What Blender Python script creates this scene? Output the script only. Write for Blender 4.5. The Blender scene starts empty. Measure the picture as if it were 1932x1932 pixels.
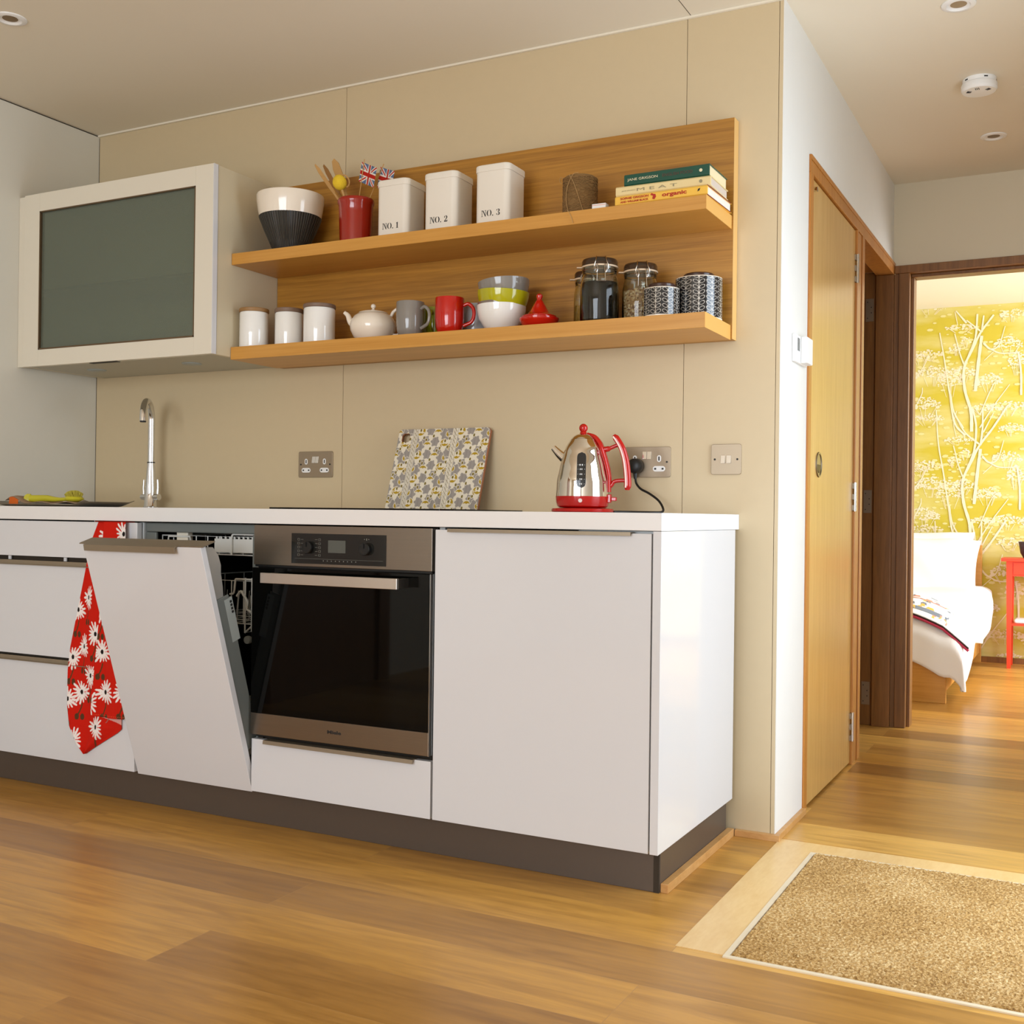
import bpy, bmesh, math, random
import numpy as np
from mathutils import Vector, Matrix
random.seed(7)
R = math.radians
sc = bpy.context.scene
COL = sc.collection

# ------------------------------------------------------------ camera
cam_d = bpy.data.cameras.new('camera'); cam = bpy.data.objects.new('camera', cam_d); COL.objects.link(cam)
yaw, pit, rol = R(27.427), R(.1273), R(.7041)
fw = Vector((-math.sin(yaw)*math.cos(pit), math.cos(yaw)*math.cos(pit), math.sin(pit)))
rt = Vector((math.cos(yaw), math.sin(yaw), 0)); up = rt.cross(fw)
r2 = rt*math.cos(rol)+up*math.sin(rol); u2 = -rt*math.sin(rol)+up*math.cos(rol)
cam.matrix_world = Matrix(((r2.x, u2.x, -fw.x, 2.1161), (r2.y, u2.y, -fw.y, -3.1248), (r2.z, u2.z, -fw.z, .904), (0, 0, 0, 1)))
cam_d.sensor_width = 36; cam_d.sensor_fit = 'HORIZONTAL'; cam_d.lens = 36*2108/1932
cam_d.clip_start = .02; cam_d.clip_end = 100
sc.camera = cam

# ------------------------------------------------------------ world, lights, exposure
w = bpy.data.worlds.new('sky'); sc.world = w; w.use_nodes = True
w.node_tree.nodes['Background'].inputs[0].default_value = (.75, .85, 1, 1)
w.node_tree.nodes['Background'].inputs[1].default_value = 1.2
def area(name, loc, rot, sx, sy, power, col):
    d = bpy.data.lights.new(name, 'AREA'); d.shape = 'RECTANGLE'; d.size = sx; d.size_y = sy; d.energy = power; d.color = col
    o = bpy.data.objects.new(name, d); COL.objects.link(o); o.location = loc; o.rotation_euler = rot; return o
# daylight arriving through each glazed opening (lights stand just outside the openings)
area('daylight_entrance_door', (2.56, -.45, 1.0), (0, R(76), 0), 1.9, .95, 33, (.76, .88, 1))
area('daylight_back_window', (.8, -5.36, 1.2), (R(68), 0, 0), 2.4, 1.8, 118, (.86, .93, 1))
area('daylight_bedroom_window', (3.66, 3.3, 1.3), (0, R(80), 0), 1.9, 1.9, 104, (.92, .96, 1))
sc.view_settings.view_transform = 'Standard'; sc.view_settings.look = 'None'
sc.view_settings.exposure = 0.0; sc.view_settings.gamma = 1; sc.view_settings.use_curve_mapping = False

# ------------------------------------------------------------ materials
def lin(c):
    return tuple((x/12.92 if x <= .04045 else ((x+.055)/1.055)**2.4) for x in [v/255 for v in c])
def mat(name, rgb, rough=.5, metal=0, spec=.5, coat=0, noise=0, nscale=40, bump=0, trans=0, ior=1.45, stretch=(1, 1, 1), sheen=0):
    m = bpy.data.materials.new(name); m.use_nodes = True; nt = m.node_tree; b = nt.nodes['Principled BSDF']
    c = lin(rgb)
    b.inputs['Base Color'].default_value = (*c, 1); b.inputs['Roughness'].default_value = rough
    b.inputs['Metallic'].default_value = metal; b.inputs['Specular IOR Level'].default_value = spec
    b.inputs['Coat Weight'].default_value = coat; b.inputs['Coat Roughness'].default_value = .05
    b.inputs['Transmission Weight'].default_value = trans; b.inputs['IOR'].default_value = ior
    b.inputs['Sheen Weight'].default_value = sheen
    if noise or bump:
        tc = nt.nodes.new('ShaderNodeTexCoord'); mp = nt.nodes.new('ShaderNodeMapping'); mp.inputs['Scale'].default_value = stretch
        n = nt.nodes.new('ShaderNodeTexNoise'); n.inputs['Scale'].default_value = nscale; n.inputs['Detail'].default_value = 4
        nt.links.new(tc.outputs['Object'], mp.inputs[0]); nt.links.new(mp.outputs[0], n.inputs['Vector'])
        if noise:
            mx = nt.nodes.new('ShaderNodeMix'); mx.data_type = 'RGBA'
            mx.inputs[6].default_value = (*[x*(1-noise) for x in c], 1); mx.inputs[7].default_value = (*[min(1, x*(1+noise)) for x in c], 1)
            nt.links.new(n.outputs['Fac'], mx.inputs[0]); nt.links.new(mx.outputs[2], b.inputs['Base Color'])
        if bump:
            bp = nt.nodes.new('ShaderNodeBump'); bp.inputs['Strength'].default_value = bump; bp.inputs['Distance'].default_value = .002
            nt.links.new(n.outputs['Fac'], bp.inputs['Height']); nt.links.new(bp.outputs[0], b.inputs['Normal'])
    return m
def wood(name, c1, c2, stretch, rough=.4, scale=6, dist=1.5):
    m = bpy.data.materials.new(name); m.use_nodes = True; nt = m.node_tree; b = nt.nodes['Principled BSDF']
    b.inputs['Roughness'].default_value = rough
    tc = nt.nodes.new('ShaderNodeTexCoord'); mp = nt.nodes.new('ShaderNodeMapping'); mp.inputs['Scale'].default_value = stretch
    n = nt.nodes.new('ShaderNodeTexNoise'); n.inputs['Scale'].default_value = scale; n.inputs['Detail'].default_value = 6; n.inputs['Distortion'].default_value = dist
    n2 = nt.nodes.new('ShaderNodeTexNoise'); n2.inputs['Scale'].default_value = scale*5; n2.inputs['Detail'].default_value = 3
    ad = nt.nodes.new('ShaderNodeMix'); ad.data_type = 'FLOAT'; ad.inputs[0].default_value = .35
    cr = nt.nodes.new('ShaderNodeValToRGB'); cr.color_ramp.elements[0].position = .32; cr.color_ramp.elements[1].position = .66
    cr.color_ramp.elements[0].color = (*lin(c2), 1); cr.color_ramp.elements[1].color = (*lin(c1), 1)
    L = nt.links.new
    L(tc.outputs['Object'], mp.inputs[0]); L(mp.outputs[0], n.inputs['Vector']); L(mp.outputs[0], n2.inputs['Vector'])
    L(n.outputs['Fac'], ad.inputs[2]); L(n2.outputs['Fac'], ad.inputs[3]); L(ad.outputs[0], cr.inputs[0]); L(cr.outputs[0], b.inputs['Base Color'])
    return m
def vcol(name, rough=.6, spec=.5, coat=0):
    m = bpy.data.materials.new(name); m.use_nodes = True; nt = m.node_tree; b = nt.nodes['Principled BSDF']
    a = nt.nodes.new('ShaderNodeAttribute'); a.attribute_name = 'Col'; nt.links.new(a.outputs['Color'], b.inputs['Base Color'])
    b.inputs['Roughness'].default_value = rough; b.inputs['Specular IOR Level'].default_value = spec
    b.inputs['Coat Weight'].default_value = coat; b.inputs['Coat Roughness'].default_value = .04
    return m

PAINT = mat('cream_wall_board', (203, 183, 147), .45, noise=.02, nscale=30)
WHITEWALL = mat('white_wall_paint', (230, 228, 222), .6, noise=.015, nscale=20)
LWALL = mat('pale_wall_board', (216, 211, 197), .4, noise=.015, nscale=20)
CEIL = mat('ceiling_paint', (232, 222, 202), .7)
GAP = mat('dark_gap', (52, 42, 30), .8)
OAKP = wood('oak_panel', (186, 130, 44), (142, 92, 22), (.55, 6, 20), .42, 3, .5)
OAKS = wood('oak_shelf', (208, 152, 72), (192, 134, 54), (.5, 8, 18), .35, 3, .4)
OAKV = wood('oak_veneer_door', (208, 166, 100), (192, 146, 76), (14, 14, .8), .28, 3, .4)
OAKF = wood('oak_frame', (190, 126, 54), (166, 102, 38), (16, 16, 1), .35, 3, .5)
OAKD = wood('brown_and_backlit_frame', (140, 92, 40), (112, 70, 24), (16, 16, 1), .4, 3, .5)  # plain brown wood, also backlit shade coloured into the hall-end frames
OAKSK = wood('oak_skirting', (204, 156, 98), (186, 134, 74), (5, 5, 10), .4, 3, .5)
MAPLE = wood('light_board', (232, 198, 140), (220, 180, 118), (8, 2, 2), .3, 3, .8)
WHITE = mat('white_laminate', (213, 212, 213), .16, coat=.3)
WHITEM = mat('white_matt', (224, 216, 198), .35)
CARC = mat('carcass_grey_white', (206, 208, 206), .4)
PLINTH = mat('brown_grey_plinth', (92, 80, 70), .38, noise=.03, nscale=60, metal=.3)
ALU = mat('taupe_aluminium', (150, 136, 116), .38, metal=.7, noise=.04, nscale=30)
STEEL = mat('brushed_steel', (138, 128, 116), .32, metal=1, noise=.05, nscale=8, stretch=(1, 40, 40))
STEELP = mat('satin_steel_plate', (158, 142, 120), .42, metal=.85)
CHROME = mat('chrome', (225, 225, 225), .06, metal=1)
MIRROR = mat('polished_steel', (228, 222, 212), .04, metal=1)
BLACKG = mat('black_glass', (7, 7, 6), .03, spec=.22)
BLACK = mat('black_plastic', (18, 18, 17), .35)
DISP = mat('control_glass', (30, 30, 27), .12)
LCD = mat('display_grey', (84, 86, 80), .25)
PRINT = mat('pale_print', (132, 130, 120), .5)
INK = mat('black_ink', (34, 32, 30), .6)
TUB = mat('dishwasher_tub_steel', (60, 60, 54), .3, metal=.8)
DGREY = mat('dishwasher_frame_grey', (108, 112, 108), .45)
GREYP = mat('grey_plastic', (158, 164, 160), .4)
WIRE = mat('white_coated_wire', (214, 214, 208), .35)
RED = mat('red_enamel', (190, 20, 8), .14, coat=.6)
REDP = mat('red_plastic', (180, 14, 8), .18, coat=.4)
CROCK = mat('red_glazed_crock', (156, 28, 6), .16, coat=.5, noise=.1, nscale=12)
CERW = mat('white_ceramic', (238, 236, 230), .1, coat=.4)
CERC = mat('cream_ceramic', (238, 226, 208), .12, coat=.4)
ENAM = mat('white_enamel_tin', (234, 226, 212), .3)
CERG = mat('grey_ceramic', (136, 130, 122), .12, coat=.4)
CERL = mat('light_grey_ceramic', (176, 176, 178), .12, coat=.4)
LIME = mat('lime_ceramic', (178, 172, 20), .12, coat=.4)
LIMED = mat('green_ceramic', (142, 148, 22), .12, coat=.4)
BRG = mat('brown_grey_ceramic', (128, 112, 100), .15, coat=.3)
CORK = mat('wood_lid', (150, 112, 66), .5, noise=.12, nscale=30)
DWOOD = mat('dark_wood_lid', (58, 32, 22), .3, noise=.2, nscale=20, coat=.2)
LIDB = mat('brown_grey_wood_lid', (122, 98, 80), .5, noise=.1, nscale=30)
GLASS = mat('clear_glass', (240, 245, 238), .01, trans=1, ior=1.45)
FROST = mat('frosted_grey_glass', (168, 178, 158), .2, trans=.75, spec=.6)
RUBBER = mat('rubber_seal', (214, 190, 160), .5)
WIREM = mat('steel_wire', (200, 190, 175), .2, metal=1)
CAVIAR = mat('black_lentils', (16, 14, 14), .9, noise=.5, nscale=260, bump=.3, spec=.2)
PASTA = mat('dry_pasta', (176, 128, 52), .6, noise=.4, nscale=120, bump=.7)
TWINE = mat('brown_twine', (132, 100, 58), .9, noise=.2, nscale=160, bump=.6)
SPAT = mat('spatula_wood', (190, 146, 86), .55, noise=.08, nscale=25, stretch=(1, 1, 6))
SPATD = mat('brown_spatula_wood', (140, 96, 44), .55, noise=.1, nscale=25)
SPONGE = mat('yellow_sponge', (226, 190, 46), .95, noise=.12, nscale=160, bump=1)
BRUSHY = mat('yellow_brush_plastic', (198, 188, 44), .35)
BRIST = mat('pale_yellow_bristles', (196, 182, 70), .8, noise=.15, nscale=200, bump=.8)
CLOTH = mat('tan_striped_cloth', (150, 122, 96), .9, noise=.15, nscale=60, stretch=(.1, 6, 1))
ORANGE = mat('orange_cloth', (206, 96, 24), .9)
PAPER = mat('book_pages', (232, 214, 170), .8, noise=.06, nscale=300, stretch=(.1, .1, 5))
PAPERW = mat('white_book_pages', (230, 222, 208), .8, noise=.06, nscale=300, stretch=(.1, .1, 5))
BGREEN = mat('green_cover', (18, 74, 56), .35)
BCREAM = mat('cream_cover', (228, 206, 150), .4)
BYELL = mat('yellow_cover', (240, 190, 74), .35)
BRED = mat('dark_red_cover', (120, 12, 16), .4)
TRED = mat('red_lettering', (178, 40, 16), .5)
TCREAM = mat('cream_lettering', (226, 214, 176), .5)
TDRED = mat('dull_red_lettering', (92, 58, 44), .5)
TGREY = mat('grey_lettering', (150, 138, 104), .5)
BED = mat('white_bedlinen', (240, 240, 242), .85, noise=.01, nscale=10)
BLUEP = mat('slate_print', (120, 128, 140), .9)
PINKP = mat('pink_print', (226, 150, 130), .9)
MAGE = mat('magenta_edge', (190, 60, 90), .9)
DKED = mat('dark_hem', (60, 40, 36), .9)
TABLER = mat('orange_red_paint', (232, 70, 40), .35)
POT = mat('dark_pot', (62, 50, 54), .4)
WPLAST = mat('white_plastic', (236, 234, 230), .4)
CABLE = mat('black_rubber_cable', (16, 16, 16), .4)

def floor_mat():
    m = bpy.data.materials.new('oak_floor_boards'); m.use_nodes = True; nt = m.node_tree; b = nt.nodes['Principled BSDF']; L = nt.links.new
    tc = nt.nodes.new('ShaderNodeTexCoord'); mp = nt.nodes.new('ShaderNodeMapping')
    mp.inputs['Location'].default_value = (-.44+1.82*4, .905+.1875*40, 0)
    br = nt.nodes.new('ShaderNodeTexBrick'); br.offset = .5; br.inputs['Scale'].default_value = 1; br.inputs['Brick Width'].default_value = 1.82
    br.inputs['Row Height'].default_value = .1875; br.inputs['Mortar Size'].default_value = .0009; br.inputs['Mortar Smooth'].default_value = .3
    br.inputs['Color1'].default_value = (0, 0, 0, 1); br.inputs['Color2'].default_value = (1, 1, 1, 1); br.inputs['Mortar'].default_value = (.5, .5, .5, 1)
    L(tc.outputs['Object'], mp.inputs[0]); L(mp.outputs[0], br.inputs['Vector'])
    # grain, shifted per plank
    sh = nt.nodes.new('ShaderNodeVectorMath'); sh.operation = 'MULTIPLY_ADD'; sh.inputs[1].default_value = (9, 5, 3)
    g = nt.nodes.new('ShaderNodeMapping'); g.inputs['Scale'].default_value = (1.0, 9, 1)
    L(br.outputs['Color'], sh.inputs[0]); L(tc.outputs['Object'], sh.inputs[2]); L(sh.outputs[0], g.inputs[0])
    n = nt.nodes.new('ShaderNodeTexNoise'); n.inputs['Scale'].default_value = 2.2; n.inputs['Detail'].default_value = 7; n.inputs['Distortion'].default_value = 1.1
    L(g.outputs[0], n.inputs['Vector'])
    n2 = nt.nodes.new('ShaderNodeTexNoise'); n2.inputs['Scale'].default_value = 12; n2.inputs['Detail'].default_value = 3; L(g.outputs[0], n2.inputs['Vector'])
    cr = nt.nodes.new('ShaderNodeValToRGB'); e = cr.color_ramp.elements
    e[0].position = 0; e[0].color = (*lin((154, 108, 46)), 1); e[1].position = 1; e[1].color = (*lin((220, 176, 98)), 1)
    e2 = e.new(.35); e2.color = (*lin((192, 142, 68)), 1); e3 = e.new(.7); e3.color = (*lin((202, 150, 66)), 1)
    L(br.outputs['Color'], cr.inputs[0])
    gr = nt.nodes.new('ShaderNodeValToRGB'); gr.color_ramp.elements[0].position = .3; gr.color_ramp.elements[1].position = .62
    gr.color_ramp.elements[0].color = (.66, .6, .54, 1); gr.color_ramp.elements[1].color = (1.05, 1.03, 1, 1)
    mf = nt.nodes.new('ShaderNodeMix'); mf.data_type = 'FLOAT'; mf.inputs[0].default_value = .3; L(n.outputs['Fac'], mf.inputs[2]); L(n2.outputs['Fac'], mf.inputs[3]); L(mf.outputs[0], gr.inputs[0])
    mu = nt.nodes.new('ShaderNodeMix'); mu.data_type = 'RGBA'; mu.blend_type = 'MULTIPLY'; mu.inputs[0].default_value = 1
    L(cr.outputs[0], mu.inputs[6]); L(gr.outputs[0], mu.inputs[7])
    m2 = nt.nodes.new('ShaderNodeMix'); m2.data_type = 'RGBA'; L(br.outputs['Fac'], m2.inputs[0]); L(mu.outputs[2], m2.inputs[6]); m2.inputs[7].default_value = (*lin((176, 130, 70)), 1)
    L(m2.outputs[2], b.inputs['Base Color'])
    b.inputs['Roughness'].default_value = .3; b.inputs['Specular IOR Level'].default_value = .45
    rr = nt.nodes.new('ShaderNodeMapRange'); rr.inputs['To Min'].default_value = .24; rr.inputs['To Max'].default_value = .42; L(n2.outputs['Fac'], rr.inputs[0]); L(rr.outputs[0], b.inputs['Roughness'])
    return m
FLOOR = floor_mat()
def coir_mat():
    m = bpy.data.materials.new('coir_pile'); m.use_nodes = True; nt = m.node_tree; b = nt.nodes['Principled BSDF']; L = nt.links.new
    tc = nt.nodes.new('ShaderNodeTexCoord'); n = nt.nodes.new('ShaderNodeTexNoise'); n.inputs['Scale'].default_value = 170; n.inputs['Detail'].default_value = 5; n.inputs['Roughness'].default_value = .7
    n2 = nt.nodes.new('ShaderNodeTexNoise'); n2.inputs['Scale'].default_value = 5; n2.inputs['Detail'].default_value = 3
    L(tc.outputs['Object'], n.inputs['Vector']); L(tc.outputs['Object'], n2.inputs['Vector'])
    cr = nt.nodes.new('ShaderNodeValToRGB'); e = cr.color_ramp.elements
    e[0].position = .3; e[0].color = (*lin((114, 78, 32)), 1); e[1].position = .74; e[1].color = (*lin((240, 216, 166)), 1); e2 = e.new(.5); e2.color = (*lin((188, 146, 82)), 1)
    ad = nt.nodes.new('ShaderNodeMath'); ad.operation = 'MULTIPLY_ADD'; ad.inputs[1].default_value = .2; L(n2.outputs['Fac'], ad.inputs[0])
    sb = nt.nodes.new('ShaderNodeMath'); sb.operation = 'SUBTRACT'; sb.inputs[1].default_value = .10; L(n.outputs['Fac'], sb.inputs[0]); L(sb.outputs[0], ad.inputs[2])
    L(ad.outputs[0], cr.inputs[0]); L(cr.outputs[0], b.inputs['Base Color']); b.inputs['Roughness'].default_value = .95
    bp = nt.nodes.new('ShaderNodeBump'); bp.inputs['Strength'].default_value = .7; bp.inputs['Distance'].default_value = .006; L(n.outputs['Fac'], bp.inputs['Height']); L(bp.outputs[0], b.inputs['Normal'])
    return m
COIR = coir_mat()
def paper_mat():
    m = bpy.data.materials.new('yellow_wallpaper'); m.use_nodes = True; nt = m.node_tree; b = nt.nodes['Principled BSDF']; L = nt.links.new
    tc = nt.nodes.new('ShaderNodeTexCoord'); mp = nt.nodes.new('ShaderNodeMapping'); mp.inputs['Scale'].default_value = (1.2, 1, 4.5)
    n = nt.nodes.new('ShaderNodeTexNoise'); n.inputs['Scale'].default_value = 1.5; n.inputs['Detail'].default_value = 5
    cr = nt.nodes.new('ShaderNodeValToRGB'); e = cr.color_ramp.elements
    e[0].position = .42; e[0].color = (*lin((202, 184, 54)), 1); e[1].position = .7; e[1].color = (*lin((224, 214, 150)), 1)
    L(tc.outputs['Object'], mp.inputs[0]); L(mp.outputs[0], n.inputs['Vector']); L(n.outputs['Fac'], cr.inputs[0]); L(cr.outputs[0], b.inputs['Base Color']); b.inputs['Roughness'].default_value = .7
    return m
YELLOW = paper_mat(); YPRINT = mat('cream_wallpaper_print', (238, 226, 196), .7)

# ------------------------------------------------------------ mesh helpers
class M:
    def __init__(s): s.v = []; s.f = []; s.m = []
    def add(s, vs, fs, mi=0):
        k = len(s.v); s.v += [tuple(p) for p in vs]; s.f += [tuple(i+k for i in f) for f in fs]; s.m += [mi]*len(fs); return s
    def box(s, x0, y0, z0, x1, y1, z1, mi=0):
        return s.add([(x0, y0, z0), (x1, y0, z0), (x1, y1, z0), (x0, y1, z0), (x0, y0, z1), (x1, y0, z1), (x1, y1, z1), (x0, y1, z1)],
                     [(0, 3, 2, 1), (4, 5, 6, 7), (0, 1, 5, 4), (1, 2, 6, 5), (2, 3, 7, 6), (3, 0, 4, 7)], mi)
    def lathe(s, prof, n=48, c=(0, 0, 0), mi=0, cap=True):
        vs = []; fs = []
        for r, z in prof:
            for i in range(n):
                a = 2*math.pi*i/n; vs.append((c[0]+r*math.cos(a), c[1]+r*math.sin(a), c[2]+z))
        for j in range(len(prof)-1):
            for i in range(n):
                a, b = j*n+i, j*n+(i+1) % n; fs.append((a, b, b+n, a+n))
        if cap:
            if prof[0][0] > 1e-6: fs.append(tuple(range(n-1, -1, -1)))
            if prof[-1][0] > 1e-6: fs.append(tuple((len(prof)-1)*n+i for i in range(n)))
        return s.add(vs, fs, mi)
    def tube(s, pts, r, n=8, closed=False, mi=0, flat=1):
        pts = [Vector(p) for p in pts]; N = len(pts); rs = r if hasattr(r, '__len__') else [r]*N
        vs = []; fs = []; prev = None
        for i, p in enumerate(pts):
            if closed: t = (pts[(i+1) % N]-pts[i-1])
            else: t = pts[min(i+1, N-1)]-pts[max(i-1, 0)]
            t.normalize()
            if prev is None:
                a = Vector((0, 0, 1)) if abs(t.z) < .9 else Vector((0, 1, 0)); nn = t.cross(a).normalized()
            else: nn = (prev-t*prev.dot(t)).normalized()
            prev = nn; bb = t.cross(nn)
            for k in range(n):
                a = 2*math.pi*k/n; vs.append(p+nn*rs[i]*math.cos(a)+bb*rs[i]*flat*math.sin(a))
        for i in range(N if closed else N-1):
            for k in range(n):
                a, b = i*n+k, i*n+(k+1) % n; c, d = ((i+1) % N)*n+(k+1) % n, ((i+1) % N)*n+k; fs.append((a, b, c, d))
        if not closed: fs.append(tuple(range(n-1, -1, -1))); fs.append(tuple((N-1)*n+k for k in range(n)))
        return s.add(vs, fs, mi)
    def prism(s, poly, ax, a, b, mi=0):   # poly in the two other axes (in xyz order), extruded along ax from a to b
        def P(p, t):
            q = list(p); q.insert(ax, t); return tuple(q)
        n = len(poly); vs = [P(p, a) for p in poly]+[P(p, b) for p in poly]
        fs = [tuple(range(n)), tuple(range(2*n-1, n-1, -1))]+[(i, n+i, n+(i+1) % n, (i+1) % n) for i in range(n)]
        return s.add(vs, fs, mi)
    def ball(s, c, r, n=16, mi=0, sz=1):
        k = n//2; return s.lathe([(r*math.sin(math.pi*i/k), -r*sz*math.cos(math.pi*i/k)) for i in range(k+1)], n, c, mi, False)
    def xf(s, mt, start=0):
        for i in range(start, len(s.v)): s.v[i] = tuple(mt @ Vector(s.v[i]))
        return s
def spline(pts, k=6):
    out = []; P = [Vector(p) for p in pts]; P = [P[0]*2-P[1]]+P+[P[-1]*2-P[-2]]
    for i in range(1, len(P)-2):
        for j in range(k):
            t = j/k; out.append(.5*((2*P[i])+(P[i+1]-P[i-1])*t+(2*P[i-1]-5*P[i]+4*P[i+1]-P[i+2])*t*t+(3*P[i]-P[i-1]-3*P[i+1]+P[i+2])*t**3))
    out.append(P[-2]); return out
def rrect(x0, z0, x1, z1, r, n=5):
    out = []
    for cx, cz, a0 in ((x1-r, z0+r, -90), (x1-r, z1-r, 0), (x0+r, z1-r, 90), (x0+r, z0+r, 180)):
        for i in range(n+1):
            a = R(a0+90*i/n); out.append((cx+r*math.cos(a), cz+r*math.sin(a)))
    return out
def obj(name, m, mats, parent=None, smooth=False, bevel=0, weld=True, solid=0, solid_mat=None, subd=0, ang=35):
    me = bpy.data.meshes.new(name); me.from_pydata(m.v, [], m.f)
    if not isinstance(mats, (list, tuple)): mats = [mats]
    for x in mats: me.materials.append(x)
    if len(mats) > 1: me.polygons.foreach_set('material_index', m.m)
    bm = bmesh.new(); bm.from_mesh(me)
    if weld: bmesh.ops.remove_doubles(bm, verts=bm.verts, dist=1e-6)
    bmesh.ops.recalc_face_normals(bm, faces=bm.faces); bm.to_mesh(me); bm.free()
    if smooth:
        me.shade_smooth(); me.set_sharp_from_angle(angle=R(ang))
    o = bpy.data.objects.new(name, me); COL.objects.link(o)
    if parent: o.parent = parent
    if solid:
        d = o.modifiers.new('solid', 'SOLIDIFY'); d.thickness = solid; d.offset = 0
    if bevel:
        d = o.modifiers.new('bevel', 'BEVEL'); d.width = bevel; d.segments = 2; d.limit_method = 'ANGLE'; d.angle_limit = R(40)
    if subd:
        d = o.modifiers.new('sub', 'SUBSURF'); d.levels = subd; d.render_levels = subd
    return o
def thing(name, label, cat, loc=(0, 0, 0), rz=0, group=None):
    o = bpy.data.objects.new(name, None); o.empty_display_size = .05; COL.objects.link(o); o.location = loc; o.rotation_euler = (0, 0, rz)
    return tag(o, label, cat, group)
def tag(o, label, cat, group=None, kind=None):
    if label: o['label'] = label
    if cat: o['category'] = cat
    if group: o['group'] = group
    if kind: o['kind'] = kind
    return o
def struct(name, m, mats, **k):
    o = obj(name, m, mats, **k); o['kind'] = 'structure'; return o
def colgrid(name, nu, nv, pos, col, material, parent=None, wrap=False, mask=None, smooth=True):
    U, V = np.meshgrid(np.linspace(0, 1, nu+1), np.linspace(0, 1, nv+1)); U = U.ravel(); V = V.ravel()
    co = pos(U, V); c = col(U, V)
    me = bpy.data.meshes.new(name)
    i, j = np.meshgrid(np.arange(nu), np.arange(nv)); a = (j*(nu+1)+i).ravel()
    q = np.stack([a, a+1, a+nu+2, a+nu+1], 1)
    if mask is not None:
        um = (i.ravel()+.5)/nu; vm = (j.ravel()+.5)/nv; q = q[mask(um, vm)]
    me.vertices.add(len(co)); me.vertices.foreach_set('co', co.astype('f').ravel())
    me.loops.add(q.size); me.loops.foreach_set('vertex_index', q.ravel().astype('i'))
    me.polygons.add(len(q)); me.polygons.foreach_set('loop_start', np.arange(0, q.size, 4, dtype='i'))
    me.update(calc_edges=True)
    at = me.color_attributes.new('Col', 'FLOAT_COLOR', 'POINT'); at.data.foreach_set('color', np.concatenate([c, np.ones((len(c), 1))], 1).astype('f').ravel())
    me.materials.append(material); me.validate()
    if smooth: me.shade_smooth()
    o = bpy.data.objects.new(name, me); COL.objects.link(o)
    if parent: o.parent = parent
    return o
def text(name, body, w, h, loc, mat_, parent=None, xdir=(1, 0, 0), ydir=(0, 0, 1), bold=0, shear=0):
    cu = bpy.data.curves.new(name, 'FONT'); cu.body = body; cu.size = 1; cu.extrude = .01; cu.offset = bold; cu.resolution_u = 4
    t = bpy.data.objects.new(name, cu); COL.objects.link(t); dg = bpy.context.evaluated_depsgraph_get()
    me = bpy.data.meshes.new_from_object(t.evaluated_get(dg)); bpy.data.objects.remove(t)
    n = len(me.vertices); co = np.empty(n*3); me.vertices.foreach_get('co', co); co = co.reshape(-1, 3)
    mn, mx = co.min(0), co.max(0); X = Vector(xdir); Yv = Vector(ydir); Z = X.cross(Yv)
    for v, c in zip(me.vertices, co):
        a = (c[0]-mn[0])/(mx[0]-mn[0])*w; b = (c[1]-mn[1])/(mx[1]-mn[1])*h; d = .0004 if c[2] > 0 else 0
        v.co = Vector(loc)+X*a+Yv*b+Z*d
    me.materials.clear(); me.materials.append(mat_)
    o = bpy.data.objects.new(name, me); COL.objects.link(o)
    if parent: o.parent = parent
    return o

# ------------------------------------------------------------ structure
XL, XR, YB, H = -1.343, 2.45, -5.3, 2.364
XC, YE = 1.337, 1.964
struct('floor', M().add([(XL-.3, YB, 0), (3.7, YB, 0), (3.7, 4.8, 0), (XL-.3, 4.8, 0)], [(0, 1, 2, 3)]), FLOOR)
struct('ceiling', M().box(XL-.1, YB, H, XR+.1, YE+.1, H+.1).box(1.0645, YB, H-.0006, 1.066, -.001, H, 1), [CEIL, GAP])
# kitchen wall: boards with thin open joints over a dark backing
m = M(); xs = [XL, -.1625, 1.0535, 1.3235, XC]
for a, b in zip(xs[:-1], xs[1:]): m.box(a+.0008, 0, 0, b-(.0008 if b < XC else .0021), .018, H-.001)
m.box(XL, .018, 0, XC-.02, .1, H, 1).box(XL+.0001, -.0006, .92, XL+.0022, .0, H-.01, 1)
struct('wall_back', m, [PAINT, GAP])
struct('wall_left', M().box(XL-.1, YB, 0, XL, 0, H-.006).box(XL-.1, YB, H-.006, XL-.006, .1, H, 1), [LWALL, GAP])
struct('trim_1', M().box(XL, -.009, H-.007, XC, -.0005, H-.0005), CEIL)
# return wall along the hall with two door openings
m = M().box(XC-.12, .1, 0, XC, .325, H).box(XC-.002, .0, 0, XC, .1, H).box(XC-.12, .325, 2.02, XC, YE, H)
struct('wall_hall_left', m, WHITEWALL)
m = M().box(XC-.12, YE, 2.005, 3.5, YE+.1, H).box(2.3, YE, 0, 3.5, YE+.1, 2.005).box(-.2, YE+.01, 0, XC-.12, YE+.1, H)
struct('wall_hall_end', m, mat('hall_end_bounce_tint', (216, 204, 178), .6))  # warm bounced light put into the white wall's colour
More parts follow.
